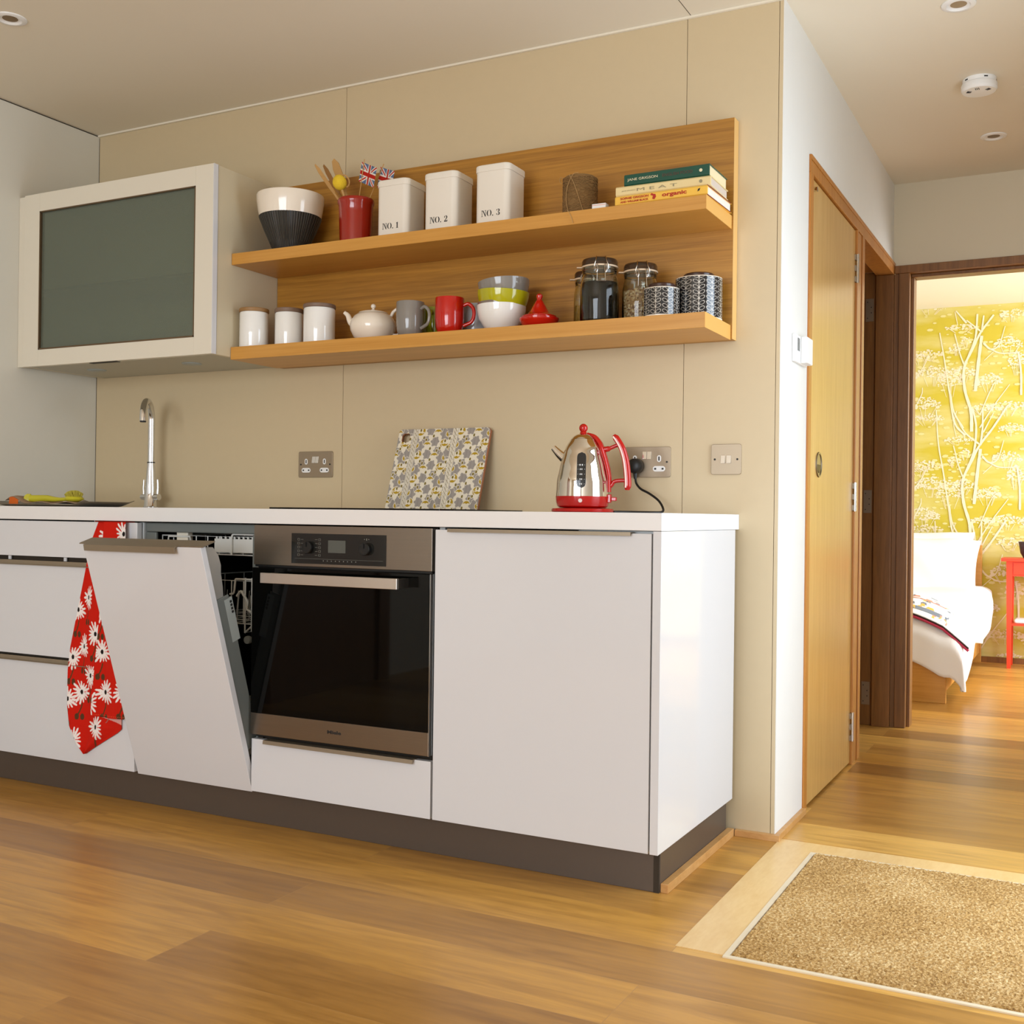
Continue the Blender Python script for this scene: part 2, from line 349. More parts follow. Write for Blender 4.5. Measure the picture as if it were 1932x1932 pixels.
# right wall with the entrance opening, front wall with a wide window
m = M().box(XR, YB, 0, XR+.1, -1.0, H).box(XR, -1.0, 2.05, XR+.1, .1, H).box(XR, .1, 0, XR+.1, YE, H)
struct('wall_right', m, WHITEWALL)
m = M().box(XL-.1, YB-.1, 0, -.25, YB, H).box(2.25, YB-.1, 0, XR+.1, YB, H).box(-.25, YB-.1, 0, 2.25, YB, .3).box(-.25, YB-.1, 2.2, 2.25, YB, H)
struct('wall_front', m, WHITEWALL)
m = M()
for y in (-1.0, .05): m.box(XR+.02, y, .0601, XR+.08, y+.05, 1.9999)
m.box(XR+.02, -1.0, 2.0, XR+.08, .1, 2.05).box(XR+.02, -1.0, 0, XR+.08, .1, .06)
struct('door_4', m, OAKD)
m = M()
for x in (-.25, .97, 2.19): m.box(x, YB-.08, .3601, x+.06, YB-.02, 2.1399)
m.box(-.25, YB-.08, .3, 2.25, YB-.02, .36).box(-.25, YB-.08, 2.14, 2.25, YB-.02, 2.2)
struct('window_1', m, OAKD)
# added brown door, standing for the dark post reflected in the oven glass
struct('door_for_reflection', M().box(XL, -3.2, 0, XL+.03, -2.4, 2.05).box(XL, -3.3, 0, XL+.05, -3.2, 2.12).box(XL, -2.4, 0, XL+.05, -2.3, 2.12), OAKD, bevel=.002)
# wall and room behind the second hall doorway (dark)
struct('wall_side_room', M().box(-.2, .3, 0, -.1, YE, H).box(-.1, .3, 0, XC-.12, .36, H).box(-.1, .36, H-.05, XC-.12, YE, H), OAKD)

# hall door frame: posts, head and mullion with stops
fr = thing('door_frame', 'long oak frame around both doorways on the left hall wall', 'door frame'); fr['kind'] = 'structure'; fr.name = 'trim_2'
FX0, FX1 = XC-.118, XC+.006
m = M().box(FX0, .326, 0, FX1, .366, 1.967); obj('post', m, OAKF, fr, bevel=.002)
m = M().box(FX0, 1.10, 0, FX1-.004, 1.245, 1.967).box(FX0, 1.098, .0, FX1, 1.112, 1.967).box(FX1-.004, 1.2, 0, FX1, 1.245, 1.967); obj('mullion', m, OAKF, fr, bevel=.002)
m = M().box(FX0+.05, .326, 1.967, FX1, YE-.001, 2.019).box(FX0, .326, 1.985, FX0+.05, YE-.001, 2.019).box(FX1, .326, 2.004, FX1+.003, YE-.001, 2.019); obj('head', m, OAKF, fr, bevel=.002)
m = M().box(FX0+.05, 1.932, 0, FX1, YE-.001, 1.966).box(FX0, 1.947, 0, FX0+.05, YE-.001, 1.984); obj('far_post', m, OAKD, fr, bevel=.002)  # far post takes the darker oak as painted backlit shade
for z in (.14, .98, 1.82):
    h = M().box(FX0+.006, 1.9445, z-.05, FX0+.04, 1.947, z+.05)
    for k, dx in ((-.035, .014), (-.012, .03), (.012, .03), (.035, .014)):
        h.box(FX0+dx-.002, 1.944, z+k-.002, FX0+dx+.002, 1.9445, z+k+.002, 1)
    obj('hinge_leaf', h, [STEELP, INK], fr)
# closed oak door
d1 = M().box(XC-.045, .370, .008, XC-.002, 1.094, 1.962)
door = struct('door_1', d1, OAKV, bevel=.0015)
hy, hz = .515, 1.076
m = M(); prof = [(.001, 0), (.034, 0), (.036, .003), (.039, .004), (.040, .0015), (.040, 0)]
k = len(m.v); m.lathe([(.0, .0008), (.033, .0008), (.035, .003), (.040, .003), (.041, 0)], 40, cap=False); m.xf(Matrix.Translation((XC-.0015, hy, hz)) @ Matrix.Rotation(R(90), 4, 'Y'))
hd = obj('flush_pull', m, STEEL, door, smooth=True)
m = M().lathe([(0, .0022), (.026, .0022), (.027, .0012)], 40, cap=False).xf(Matrix.Translation((XC-.0015, hy, hz)) @ Matrix.Rotation(R(90), 4, 'Y'))
for i, v in enumerate(m.v):
    if v[2] > hz: m.v[i] = (v[0], v[1], hz)
obj('finger_recess', m, mat('dark_recess', (60, 48, 36), .4, metal=.6), hd)
for z in (.14, .984, 1.823):
    h = M().tube([(XC+.006, 1.098, z-.053), (XC+.006, 1.098, z+.053)], .006, 12)
    for k in range(0, 3): h.box(XC-.002, 1.082, z-.05+k*.04, XC+.003, 1.097, z-.03+k*.04, 1)
    obj('hinge', h, [CHROME, STEELP], door, smooth=True)
m = M().tube([(XC-.002, .40, 1.93), (XC+.01, .40, 1.93)], .008, 12); obj('door_catch', m, CHROME, door, smooth=True)
# bedroom doorway frame, its backlit shade put into the brown
bf = thing('trim_3', 'oak frame coloured as backlit around the open bedroom doorway at the hall end', 'door frame'); bf['kind'] = 'structure'
BX0, BX1 = 1.362, 2.3
obj('post', M().box(BX0, YE-.012, 0, BX0+.045, YE+.105, 1.9715).box(BX0+.045, YE+.03, 0, BX0+.058, YE+.105, 1.9575), OAKD, bf, bevel=.002)
obj('post', M().box(BX1-.05, YE-.012, 0, BX1, YE+.105, 1.9575), OAKD, bf, bevel=.002)
obj('head', M().box(XC+.0065, YE-.012, 1.972, BX1, YE+.105, 2.006).box(BX0+.046, YE+.03, 1.958, BX1, YE+.105, 1.972), OAKD, bf, bevel=.002)
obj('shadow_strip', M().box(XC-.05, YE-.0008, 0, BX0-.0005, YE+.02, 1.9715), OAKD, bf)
# skirtings
struct('baseboard_1', M().box(1.2255, -.016, 0, XC+.016, 0, .018), OAKSK, bevel=.001)
struct('baseboard_2', M().box(XC, 0, 0, XC+.014, .325, .018), OAKSK, bevel=.001)
struct('baseboard_3', M().box(1.2055, -.572, 0, 1.2245, -.017, .022), OAKSK, bevel=.001)
# bedroom shell
struct('wall_bedroom_left', M().box(-.2, YE+.1, 0, -.1, 4.72, 2.29), WHITEWALL)
struct('wall_bedroom_right', M().box(3.6, YE+.1, 0, 3.7, 2.3, 2.29).box(3.6, 4.3, 0, 3.7, 4.72, 2.29).box(3.6, 2.3, 0, 3.7, 4.3, .3).box(3.6, 2.3, 2.2, 3.7, 4.3, 2.29), WHITEWALL)
struct('wall_bedroom_front', M().box(3.5, YE, 0, 3.7, YE+.1, 2.29), WHITEWALL)
struct('ceiling_bedroom', M().box(-.2, YE+.1, 2.285, 3.7, 4.72, 2.38), mat('bedroom_ceiling', (240, 232, 214), .7))
struct('baseboard_4', M().box(-.1, 4.6, 0, 3.6, 4.62, .035), OAKD)
# yellow wallpaper wall with printed trees
wp = M().box(-.2, 4.62, 0, 3.7, 4.72, 2.29)
def ribbon(m, pts, ws, y=4.6194, mi=1):
    y = random.uniform(4.6145, 4.6165)
    pts = spline([(p[0], 0, p[1]) for p in pts], 5); n = len(pts); vs = []
    for i, p in enumerate(pts):
        t = (pts[min(i+1, n-1)]-pts[max(i-1, 0)]).normalized(); nn = Vector((-t.z, 0, t.x)); ww = ws[0]+(ws[1]-ws[0])*i/(n-1)
        ww *= 1+.12*math.sin(i*2.3)
        vs += [(p.x+nn.x*ww, y, p.z+nn.z*ww), (p.x-nn.x*ww, y, p.z-nn.z*ww)]
    m.add(vs, [(2*i, 2*i+1, 2*i+3, 2*i+2) for i in range(n-1)], mi)
def blob(m, x, z, r, y=4.6192, mi=1, sq=.7):
    y = random.uniform(4.6170, 4.6195)
    n = 6; a0 = random.random()*6; m.add([(x+r*math.cos(a0+i*1.047), y, z+sq*r*math.sin(a0+i*1.047)) for i in range(n)], [tuple(range(n))], mi)
S8 = .00108
def W(px, py): return (1.057+(px-945)*S8, 2.335-(py-380)*.00118)
trunks = [([(1085, 370), (1100, 560), (1130, 720), (1160, 900), (1190, 1060), (1250, 1130)], 3, 6), ([(1480, 360), (1400, 480), (1330, 570), (1290, 650), (1240, 760), (1245, 880), (1280, 1000), (1285, 1110)], 5, 9),
          ([(1190, 400), (1250, 500), (1335, 570)], 3, 5), ([(1290, 370), (1310, 470), (1300, 600), (1262, 700)], 5, 6), ([(1345, 370), (1345, 480), (1335, 570)], 4, 6), ([(1405, 395), (1350, 500)], 2, 4),
          ([(1335, 590), (1322, 700), (1303, 890)], 8, 9), ([(1345, 630), (1385, 665), (1430, 645), (1462, 545)], 6, 2), ([(1385, 665), (1440, 690), (1540, 690)], 4, 3), ([(1400, 680), (1350, 725)], 2, 2),
          ([(1185, 570), (1215, 680), (1240, 745)], 3, 4), ([(950, 820), (1000, 760), (1035, 695)], 4, 2), ([(1535, 690), (1550, 800), (1552, 920)], 5, 6), ([(1330, 1020), (1400, 860), (1440, 830)], 3, 2),
          ([(1165, 900), (1185, 1000), (1240, 1090)], 4, 4), ([(955, 985), (1000, 900), (1005, 860)], 4, 2), ([(1490, 860), (1400, 980), (1330, 1090)], 2, 4), ([(1200, 380), (1185, 450), (1200, 520)], 2, 2)]
umb = [(1220, 540, 90, 18), (1030, 680, 95, 25), (1060, 790, 100, 45), (1165, 830, 70, 60), (1480, 645, 80, 40), (1480, 985, 120, 32), (1020, 960, 90, 45), (1380, 840, 70, 40), (1500, 485, 70, 28), (1040, 420, 90, 26), (1190, 655, 35, 25), (1250, 615, 25, 25),
       (1350, 985, 70, 22), (1240, 790, 60, 35), (1530, 740, 50, 50), (990, 700, 60, 25)]
for kx in (-2, -1, 0, 1, 2, 3):
    for kz in (-1, 0, 1, 2, 3):
        ox, oz = kx*640, kz*615+(kx % 2)*300
        if not (-.3 < W(945+ox, 0)[0] < 3.7): continue
        def ok(p): return -.15 < p[0] < 3.65 and .04 < p[1] < 2.28
        for pts, w0, w1 in trunks:
            q = [W(a+ox, b+oz) for a, b in pts]; q = [p for p in q if ok(p)]
            if len(q) > 1: ribbon(wp, q, (w0*S8, w1*S8))
        for (a, b, rx, rz) in umb:
            cx, cz = W(a+ox, b+oz)
            if not (.8 < cx < 2.6): nb = 12
            else: nb = int(rx*rz/30)+10
            for _ in range(nb):
                tx = random.uniform(-1, 1); x = cx+tx*rx*S8; z = cz+(1-tx*tx)*.5*rz*S8+random.uniform(-1, .8)*rz*S8*(1-.5*abs(tx))
                if ok((x, z)): blob(wp, x, z, random.uniform(3, 8)*S8)
            for _ in range(14):
                x, z = cx+random.gauss(0, 1)*rx*S8, cz+random.gauss(0, .9)*rz*1.3*S8
                if ok((x, z)): blob(wp, x, z, random.uniform(8, 20)*S8, mi=2, sq=.45)
            for _ in range(4):
                tx = random.uniform(-.8, .8); p = (cx+tx*rx*S8, cz-rz*S8*.3); q = (cx+tx*rx*S8*.5, cz-rz*S8*1.6)
                if ok(p) and ok(q): ribbon(wp, [p, q], (1.4*S8, 1*S8))
struct('wall_bedroom_back', wp, [YELLOW, YPRINT, mat('pale_yellow_wallpaper_print', (226, 214, 146), .7)], weld=False)

# ------------------------------------------------------------ floor inlay and mat
mb = M().box(1.347, -.872, 0, 1.452, .02, .0012).box(1.452, -.07, 0, 2.44, .02, .0012)
struct('trim_4', mb, MAPLE)
mt = M().box(1.452, -.884, 0, 2.44, -.872, .003).box(1.452, -.082, 0, 2.44, -.07, .003).box(1.452, -.872, 0, 1.464, -.082, .003)
struct('trim_5', mt, mat('pale_mat_edging', (224, 208, 178), .5))
nx, ny = 240, 190; g = M(); vs = []; rnd = random.Random(3)
for j in range(ny+1):
    for i in range(nx+1):
        e = 0 if i in (0, nx) or j in (0, ny) else 1
        vs.append((1.466+.96*i/nx, -.870+.786*j/ny, .0015+e*(.003+rnd.random()*.0045)))
g.add(vs, [(j*(nx+1)+i, j*(nx+1)+i+1, (j+1)*(nx+1)+i+1, (j+1)*(nx+1)+i) for j in range(ny) for i in range(nx)])
o = obj('doormat', g, COIR, weld=False); tag(o, 'large brown coir doormat set into the wooden floor', 'doormat')
# little pale flecks caught in the pile
# ------------------------------------------------------------ worktop and plinth
wt = thing('worktop', 'long white worktop running over all the kitchen units', 'worktop')
obj('slab', M().box(XL+.001, -.645, .8695, 1.2225, -.001, .9117), mat('white_worktop', (228, 225, 222), .3), wt, bevel=.001)
obj('end_edging', M().box(1.2225, -.645, .8695, 1.2235, -.001, .9117), mat('worktop_end_strip', (240, 242, 244), .25), wt)
pl = thing('plinth', 'dark brown-grey plinth under the kitchen units', 'plinth')
obj('front_board', M().box(XL+.001, -.578, 0, 1.190, -.56, .107), PLINTH, pl, bevel=.001)
obj('end_board', M().box(1.193, -.574, 0, 1.205, -.03, .107), PLINTH, pl, bevel=.001)
obj('corner_strip', M().box(1.1905, -.5795, 0, 1.204, -.5745, .107), GAP, pl)

YF = -.64   # front plane of the doors and drawers
def handle_strip(x0, x1, z, parent, name='handle', h=.012):
    # bent aluminium edge: top plate + small lip hanging in front
    m = M().prism([(YF+.018, z), (YF-.010, z), (YF-.0115, z-h), (YF-.0095, z-h), (YF-.008, z-.002), (YF+.018, z-.002)], 0, x0, x1)
    return obj(name, m, ALU, parent)
# drawer unit left of the dishwasher
du = thing('drawer_unit', 'white three-drawer base unit at the left end below the tap', 'drawer unit')
obj('carcass', M().box(XL+.002, -.615, .109, -.45, -.02, .125).box(XL+.002, -.615, .109, XL+.02, -.02, .868).box(-.468, -.615, .109, -.4505, -.02, .866).box(XL+.002, -.1, .125, -.468, -.02, .8), CARC, du)
X0, X1 = XL+.004, -.4535
for za, zb, hd in ((.751, .865, 0), (.434, .722, 1), (.109, .412, 1)):
    dr = obj('drawer', M().box(X0, YF, za, X1, YF+.019, zb), WHITE, du, bevel=.001)
    if hd:
        m = M().box(X0, YF-.010, zb+.0005, X1, YF+.018, zb+.0025).box(X0, YF-.0045, zb+.0025, X1, YF-.003, zb+.0155); obj('handle', m, ALU, dr)
m = M()
for z in (.7405, .429): m.box(X0, -.622, z-.004, X1, -.619, z+.012)
obj('dark_gap', m, GAP, du)
for x in (-1.03, -.772): obj('clip', M().box(x-.006, -.632, .738, x+.006, -.628, .75), WHITE, du)
# oven housing drawer
ou = thing('oven_base_unit', 'narrow white drawer unit directly beneath the built-in oven', 'drawer unit')
obj('carcass', M().box(.001, -.615, .109, .599, -.03, .125).box(.001, -.61, .125, .017, -.03, .866).box(.583, -.61, .125, .6, -.03, .866).box(.017, -.6, .25, .583, -.05, .262), GAP, ou)
dr = obj('drawer', M().box(.001, YF, .109, .597, YF+.019, .2585), WHITE, ou, bevel=.001)
obj('handle', M().prism([(YF+.018, .2595), (YF-.010, .2595), (YF-.0115, .249), (YF-.0095, .249), (YF-.008, .2575), (YF+.018, .2575)], 0, .05, .548), ALU, dr)
# tall right unit
ru = thing('base_cabinet', 'tall white single-door base cabinet at the right end under the kettle', 'cabinet')
obj('carcass', M().box(.602, -.615, .109, .618, -.03, .868).box(.618, -.615, .109, 1.2, -.03, .125).box(.618, -.06, .125, 1.2, -.04, .868).box(1.0, -.617, .855, 1.2, -.61, .868), CARC, ru)
dr = obj('door', M().box(.6035, YF, .109, 1.1975, YF+.019, .8625), WHITE, ru, bevel=.001)
obj('handle', M().prism([(YF+.018, .8655), (YF-.010, .8655), (YF-.0115, .857), (YF-.0095, .857), (YF-.008, .8635), (YF+.018, .8635)], 0, .645, 1.148), ALU, dr)
obj('end_panel', M().box(1.2015, YF-.001, .109, 1.2225, -.031, .8685), WHITE, ru, bevel=.0008)
obj('shadow_gap', M().box(1.198, -.617, .112, 1.2013, -.612, .866), GAP, ru)

# ------------------------------------------------------------ oven
ov = thing('oven', 'stainless steel built-in oven with black glass door', 'oven')
obj('body', M().box(.0185, -.619, .2625, .5815, -.06, .862).box(.001, -.6205, .2625, .5985, -.6155, .8655), BLACK, ov)
cp = obj('control_panel', M().box(.001, YF, .753, .594, -.613, .8655), STEEL, ov, bevel=.001)
dp = obj('display_panel', M().box(.136, YF-.0015, .761, .451, YF-.0001, .8445), DISP, cp)
obj('screen', M().box(.262, YF-.0022, .793, .320, YF-.0016, .827), LCD, dp)
for x in (.197, .389):
    m = M().lathe([(.0, .0), (.017, 0), (.017, .012), (.0155, .014), (0, .014)], 28, cap=False).xf(Matrix.Translation((x, YF-.0015, .806)) @ Matrix.Rotation(R(90), 4, 'X'))
    m.box(x-.0012, YF-.0185, .808, x+.0012, YF-.0155, .821)
    obj('dial', m, BLACK, dp, smooth=True)
m = M()
for sx in (-1, 1):
    for i in range(5):
        z = .785+i*.0107; x = .197+sx*.036
        m.box(x-.0035, YF-.0018, z-.003, x-.0028, YF-.0016, z+.003).box(x+.0028, YF-.0018, z-.003, x+.0035, YF-.0016, z+.003).box(x-.0035, YF-.0018, z+.0025, x+.0035, YF-.0016, z+.003).box(x-.0035, YF-.0018, z-.003, x+.0035, YF-.0016, z-.0025)
        m.box(x-sx*.007, YF-.0018, z-.0003, x-sx*.016, YF-.0016, z+.0003)
m.box(.148, YF-.0018, .7748, .442, YF-.0016, .7752)
for i in range(9): m.box(.245+i*.0135, YF-.0018, .769, .2475+i*.0135, YF-.0016, .7715)
m.box(.388, YF-.0018, .829, .390, YF-.0016, .8345).box(.381, YF-.0018, .831, .383, YF-.0016, .833).box(.395, YF-.0018, .831, .397, YF-.0016, .833)
obj('symbols', m, PRINT, dp)
obj('vent_strip', M().box(.003, YF+.004, .7475, .592, -.613, .7528), BLACK, ov)
od = obj('door', M().box(.001, YF-.006, .334, .5925, YF+.016, .7455), BLACKG, ov, bevel=.001)
obj('lower_trim', M().box(.001, YF-.006, .2725, .5925, YF+.016, .3335), STEEL, od, bevel=.001)
obj('side_trim', M().box(.5928, YF-.006, .2725, .5938, YF+.016, .7455), CHROME, od)
text('maker_lettering', 'Miele', .046, .0095, (.270, YF-.0062, .3000), INK, od, bold=.035)
m = M().box(.078, -.704, .7065, .527, -.694, .7345); hb = obj('handle', m, mat('bright_brushed_steel', (206, 198, 188), .3, metal=.9), od, bevel=.0008)
for x0, x1 in ((.078, .094), (.511, .527)):
    obj('handle_bracket', M().box(x0, -.694, .7085, x1, YF-.0062, .7325), STEEL, hb)
tag(hb, 'bright brushed steel bar handle', None)

# ------------------------------------------------------------ dishwasher
dw = thing('dishwasher', 'slim dishwasher with its white door tilted half open', 'dishwasher')
a, b = -.4485, -.0015
m = M().box(a, -.60, .11, a+.02, -.04, .866).box(b-.02, -.60, .11, b, -.04, .866).box(a, -.60, .845, b, -.04, .866).box(a+.02, -.06, .12, b-.02, -.05, .845).box(a+.02, -.60, .11, b-.02, -.05, .13)
obj('tub', m, TUB, dw)
obj('tub_frame', M().box(a+.0, -.612, .80, a+.045, -.601, .8375).box(a, -.612, .838, b, -.601, .866).box(a, -.612, .11, a+.028, -.601, .7995).box(b-.028, -.612, .11, b, -.601, .8375), DGREY, dw, bevel=.004)
def wires(m, x0, x1, y0, y1, z0, z1, r=.0022, nx=8, ny=5, prong=0):
    for z in (z0, z1): m.tube([(x0, y0, z), (x1, y0, z), (x1, y1, z), (x0, y1, z)], r, 6, closed=True)
    for i in range(nx):
        x = x0+(x1-x0)*i/(nx-1); m.tube([(x, y0, z1), (x, y0, z0), (x, y1, z0), (x, y1, z1)], r*.8, 5)
        if prong and 0 < i < nx-1:
            for k in range(prong):
                y = y0+(y1-y0)*(k+.5)/prong; m.tube([(x, y, z0), (x-.004, y+.012, z0+.075)], r*.7, 5)
    for i in range(ny):
        y = y0+(y1-y0)*i/(ny-1); m.tube([(x0, y, z1), (x0, y, z0), (x1, y, z0), (x1, y, z1)], r*.8, 5)
m = M(); wires(m, a+.045, b-.04, -.585, -.12, .775, .828, nx=9, ny=6)
m.box(-.19, -.592, .782, -.03, -.587, .822)
for i in range(9): m.box(-.185+i*.017, -.592, .822, -.179+i*.017, -.589, .829)
m.tube(spline([(-.12, -.597, .775), (-.12, -.597, .80), (-.118, -.597, .832), (-.10, -.597, .836), (-.05, -.597, .836), (-.03, -.597, .836)], 3), .0032, 6)
ub = obj('upper_rack', m, WIRE, dw, smooth=True)
obj('rack_grip', M().box(-.335, -.598, .80, -.29, -.575, .846), WHITEM, ub, bevel=.003)
obj('rack_rail', M().tube([(-.37, -.598, .80), (-.365, -.598, .826), (-.28, -.598, .826), (-.275, -.598, .80)], .003, 6), WIRE, ub, smooth=True)
m = M(); wires(m, a+.045, b-.035, -.585, -.12, .575, .70, nx=9, ny=6, prong=3)
m.tube(spline([(-.13, -.59, .66), (-.115, -.59, .665), (-.11, -.59, .70), (-.10, -.59, .705), (-.04, -.59, .705)], 3), .003, 6)
m.tube([(-.07, -.592, .71), (-.07, -.592, .55), (-.045, -.592, .555), (-.045, -.592, .71)], .0026, 6)
m.tube([(-.07, -.592, .55), (-.045, -.592, .57)], .0026, 6)
m.tube(spline([(-.10, -.594, .655), (-.085, -.594, .67), (-.075, -.594, .66), (-.06, -.594, .64), (-.062, -.594, .62), (-.045, -.594, .61)], 4), .004, 6)
lb = obj('lower_rack', m, WIRE, dw, smooth=True)
obj('wheel', M().lathe([(0, -.006), (.011, -.006), (.012, 0), (.011, .006), (0, .006)], 16, cap=False).xf(Matrix.Translation((-.058, -.592, .53)) @ Matrix.Rotation(R(90), 4, 'X')), GREYP, lb, smooth=True)
obj('spray_arm', M().box(-.36, -.36, .30, -.08, -.33, .315), GREYP, dw, bevel=.004)
# tilted door, built upright about its hinge then turned
HY, HZ, TH = -.612, .109, R(17.5)
Tm = Matrix.Translation((0, HY, HZ)) @ Matrix.Rotation(TH, 4, 'X')
L_ = .735
dd = obj('door_panel', M().box(-.447, -.019, 0, -.003, 0, L_).xf(Tm), WHITE, dw, bevel=.001)
m = M().box(-.460, -.019, L_+.0005, .006, .030, L_+.0035).xf(Tm)
m2 = M().prism([(-.019, L_+.0035), (-.032, L_+.0035), (-.034, L_-.014), (-.0315, L_-.014), (-.030, L_+.001), (-.019, L_+.001)], 0, -.43, -.085).xf(Tm)
m.add(m2.v, m2.f); obj('handle', m, ALU, dd)
# inner stainless door with curved control head
prof = [(.0005, .10), (.044, .10), (.050, .13), (.050, .57), (.036, .572), (.042, .60), (.046, .64), (.052, .66), (.050, .69), (.036, .718), (.0005, .728)]
obj('inner_door', M().prism(prof, 0, -.425, -.012).xf(Tm), mat('dishwasher_inner_steel', (190, 186, 178), .3, metal=.5), dw, smooth=True)
m = M().box(-.012, .002, .12, -.006, .052, .575)
obj('door_side_seal', m.xf(Tm), DGREY, dw, bevel=.002)
m = M().box(-.0118, .030, .44, -.0055, .062, .565, 0)
for i in range(4): m.box(-.0054, .05, .52+i*.01, -.005, .058, .527+i*.01, 1)
obj('door_side_bracket', m.xf(Tm), [GREYP, INK], dw)
obj('hinge_cover', M().box(-.444, -.6, .11, -.43, -.58, .2), GREYP, dw)

# ------------------------------------------------------------ tea towel over the top drawer
def ip(z, tab): return np.interp(z, [t[0] for t in tab], [t[1] for t in tab])
A_L = [(.145, -.653), (.171, -.684), (.226, -.717), (.291, -.728), (.40, -.730), (.474, -.722), (.591, -.696), (.754, -.657), (.807, -.642), (.865, -.613)]
A_R = [(.145, -.652), (.165, -.620), (.191, -.574), (.22, -.522), (.234, -.503), (.276, -.503), (.30, -.51), (.865, -.50)]
B_L = [(.268, -.6095), (.285, -.612), (.60, -.585), (.62, -.59), (.865, -.575)]
B_R = [(.268, -.48), (.290, -.4565), (.865, -.483)]
FA = [(-.648, .63, .55), (-.693, .590, .8), (-.712, .441, .85), (-.666, .477, .6), (-.611, .519, 1), (-.675, .334, 1), (-.727, .31, 1), (-.697, .185, .85), (-.606, .232, .9), (-.630, .389, .85), (-.567, .823, 1)]
FB = [(-.574, .467, 1.05), (-.556, .345, 1.05), (-.484, .352, 1), (-.622, .310, 1), (-.578, .590, .8), (-.488, .830, 1)]
def daisies(x, z, F, seed):
    c = np.tile(np.array(lin((198, 26, 6))), (len(x), 1)); rs = np.random.RandomState(seed)
    for (fx, fz, sx) in F:
        dx, dz = (x-fx)/sx/1.2, (z-fz)/1.2; r = np.hypot(dx, dz); th = np.arctan2(dz, dx); ph = rs.rand()*6
        # stem
        st = (np.abs(dx+.008*np.sin(dz*60)+.006) < .0022) & (dz < -.028) & (dz > -.066); c[st] = lin((92, 56, 30))
        lf = (np.hypot((np.abs(dx+.004)-.008)/1, (dz+.064)/1.3) < .0065); c[lf] = lin((84, 54, 30))
        k = np.cos(15*th+ph); Rm = .030+.005*np.sin(3*th+ph*2); inn = r < Rm*(.80+.20*np.sign(k)*np.abs(k)**.6)
        gapm = (np.abs(k) < .16) & (r > .017) & (r < Rm)
        notch = (np.abs(((th-2.0-ph*.1) % (2*np.pi))) < .22) & (r > .010)
        inn &= ~notch & ~((k < -.55) & (r > .72*Rm))
        c[inn] = lin((238, 228, 222)); c[inn & (k < -.93) & (r > .014)] = lin((198, 26, 6))
        c[np.hypot(dx/.0048, dz/.0062) < 1] = lin((28, 20, 18))
        c[(np.hypot((dx-.012)/.004, (dz-.001)/.0012) < 1)] = lin((214, 90, 90))
    return c
tow = []
def panel(L, Rr, z0, z1, nu, nv, F, ybase, fold, wrap, seed, pink=False):
    def pos(U, V):
        z = z0+(z1-z0)*V; xl, xr = ip(z, L), ip(z, Rr); x = xl+(xr-xl)*U
        y = ybase-fold*(.5+.5*np.sin(U*np.pi*3.2+z*6))*(1-V)**.5-.001
        return np.stack([x, y, z], 1)
    def col(U, V):
        p = pos(U, V); c = daisies(p[:, 0], p[:, 2], F, seed)
        if pink:
            x, z = p[:, 0], p[:, 2]; mk = (z > .247+(-.503-x)*.28) & (z < .31) & (x > -.605); c[mk] = lin((222, 160, 150))
            mk = (np.abs(x+.560-(z-.25)*.7) < .0015) & (z > .25) & (z < .28); c[mk] = lin((150, 110, 100))
        else:
            mk = (np.abs(p[:, 2]-.2735) < .0006) & (np.sin(p[:, 0]*900) > .2); c[mk] = lin((214, 96, 60))
        return c
    return pos, col
TOWM = vcol('printed_cotton', .9, .2)
pA, cA = panel(A_L, A_R, .145, .8655, 150, 480, FA, -.643, .012, True, 1, True)
pB, cB = panel(B_L, B_R, .268, .8655, 110, 400, FB, -.657, .008, True, 5)
to = colgrid('tea_towel', 150, 480, pA, cA, TOWM); tb = colgrid('towel_front_fold', 110, 400, pB, cB, TOWM)
def ctop(U, V):   # the bit over the drawer's top edge
    s = V*.06; y = -.658+np.minimum(s, .036); z = .8668-np.maximum(0, s-.036)*1.0; return np.stack([-.613+.13*U, y, z], 1)
tc_ = colgrid('towel_top', 60, 24, ctop, lambda U, V: np.tile(np.array(lin((198, 26, 6))), (len(U), 1)), TOWM)
bm = bmesh.new()
for o_ in (to, tb, tc_): bm.from_mesh(o_.data)
bm.to_mesh(to.data); bm.free()
for o_ in (tb, tc_): bpy.data.objects.remove(o_)
to.data.shade_smooth()
d = to.modifiers.new('solid', 'SOLIDIFY'); d.thickness = .001; d.offset = 0
tag(to, 'red tea towel with white daisies hanging over the top drawer', 'tea towel')

# ------------------------------------------------------------ wall cabinet
wc = thing('wall_cabinet', 'white wall cabinet with a grey frosted glass lift-up door', 'cabinet')
cx0, cx1, cz0, cz1 = -1.311, -.421, 1.414, 2.031
m = M().box(cx0, -.343, cz0, cx0+.018, -.003, cz1).box(cx1-.018, -.343, cz0, cx1, -.003, cz1).box(cx0+.018, -.343, cz1-.018, cx1-.018, -.003, cz1).box(cx0+.018, -.02, cz0+.02, cx1-.018, -.004, cz1-.018)
obj('carcass', m, mat('cabinet_beige_white', (206, 192, 162), .3), wc, bevel=.001)
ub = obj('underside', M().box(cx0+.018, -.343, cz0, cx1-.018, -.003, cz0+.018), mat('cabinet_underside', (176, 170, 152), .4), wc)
obj('shelf', M().box(cx0+.019, -.349, 1.679, cx1-.019, -.022, 1.689), mat('dark_green_glass_shelf', (20, 34, 28), .3), wc)
gx0, gx1, gz0, gz1 = -1.233, -.497, 1.472, 1.967
y0, y1 = -.365, -.345
fd = obj('door_frame', M().box(cx0, y0, cz0, gx0, y1, cz1).box(gx1, y0, cz0, cx1, y1, cz1).box(gx0, y0, cz0, gx1, y1, gz0).box(gx0, y0, gz1, gx1, y1, cz1), WHITEM, wc, bevel=.0008)
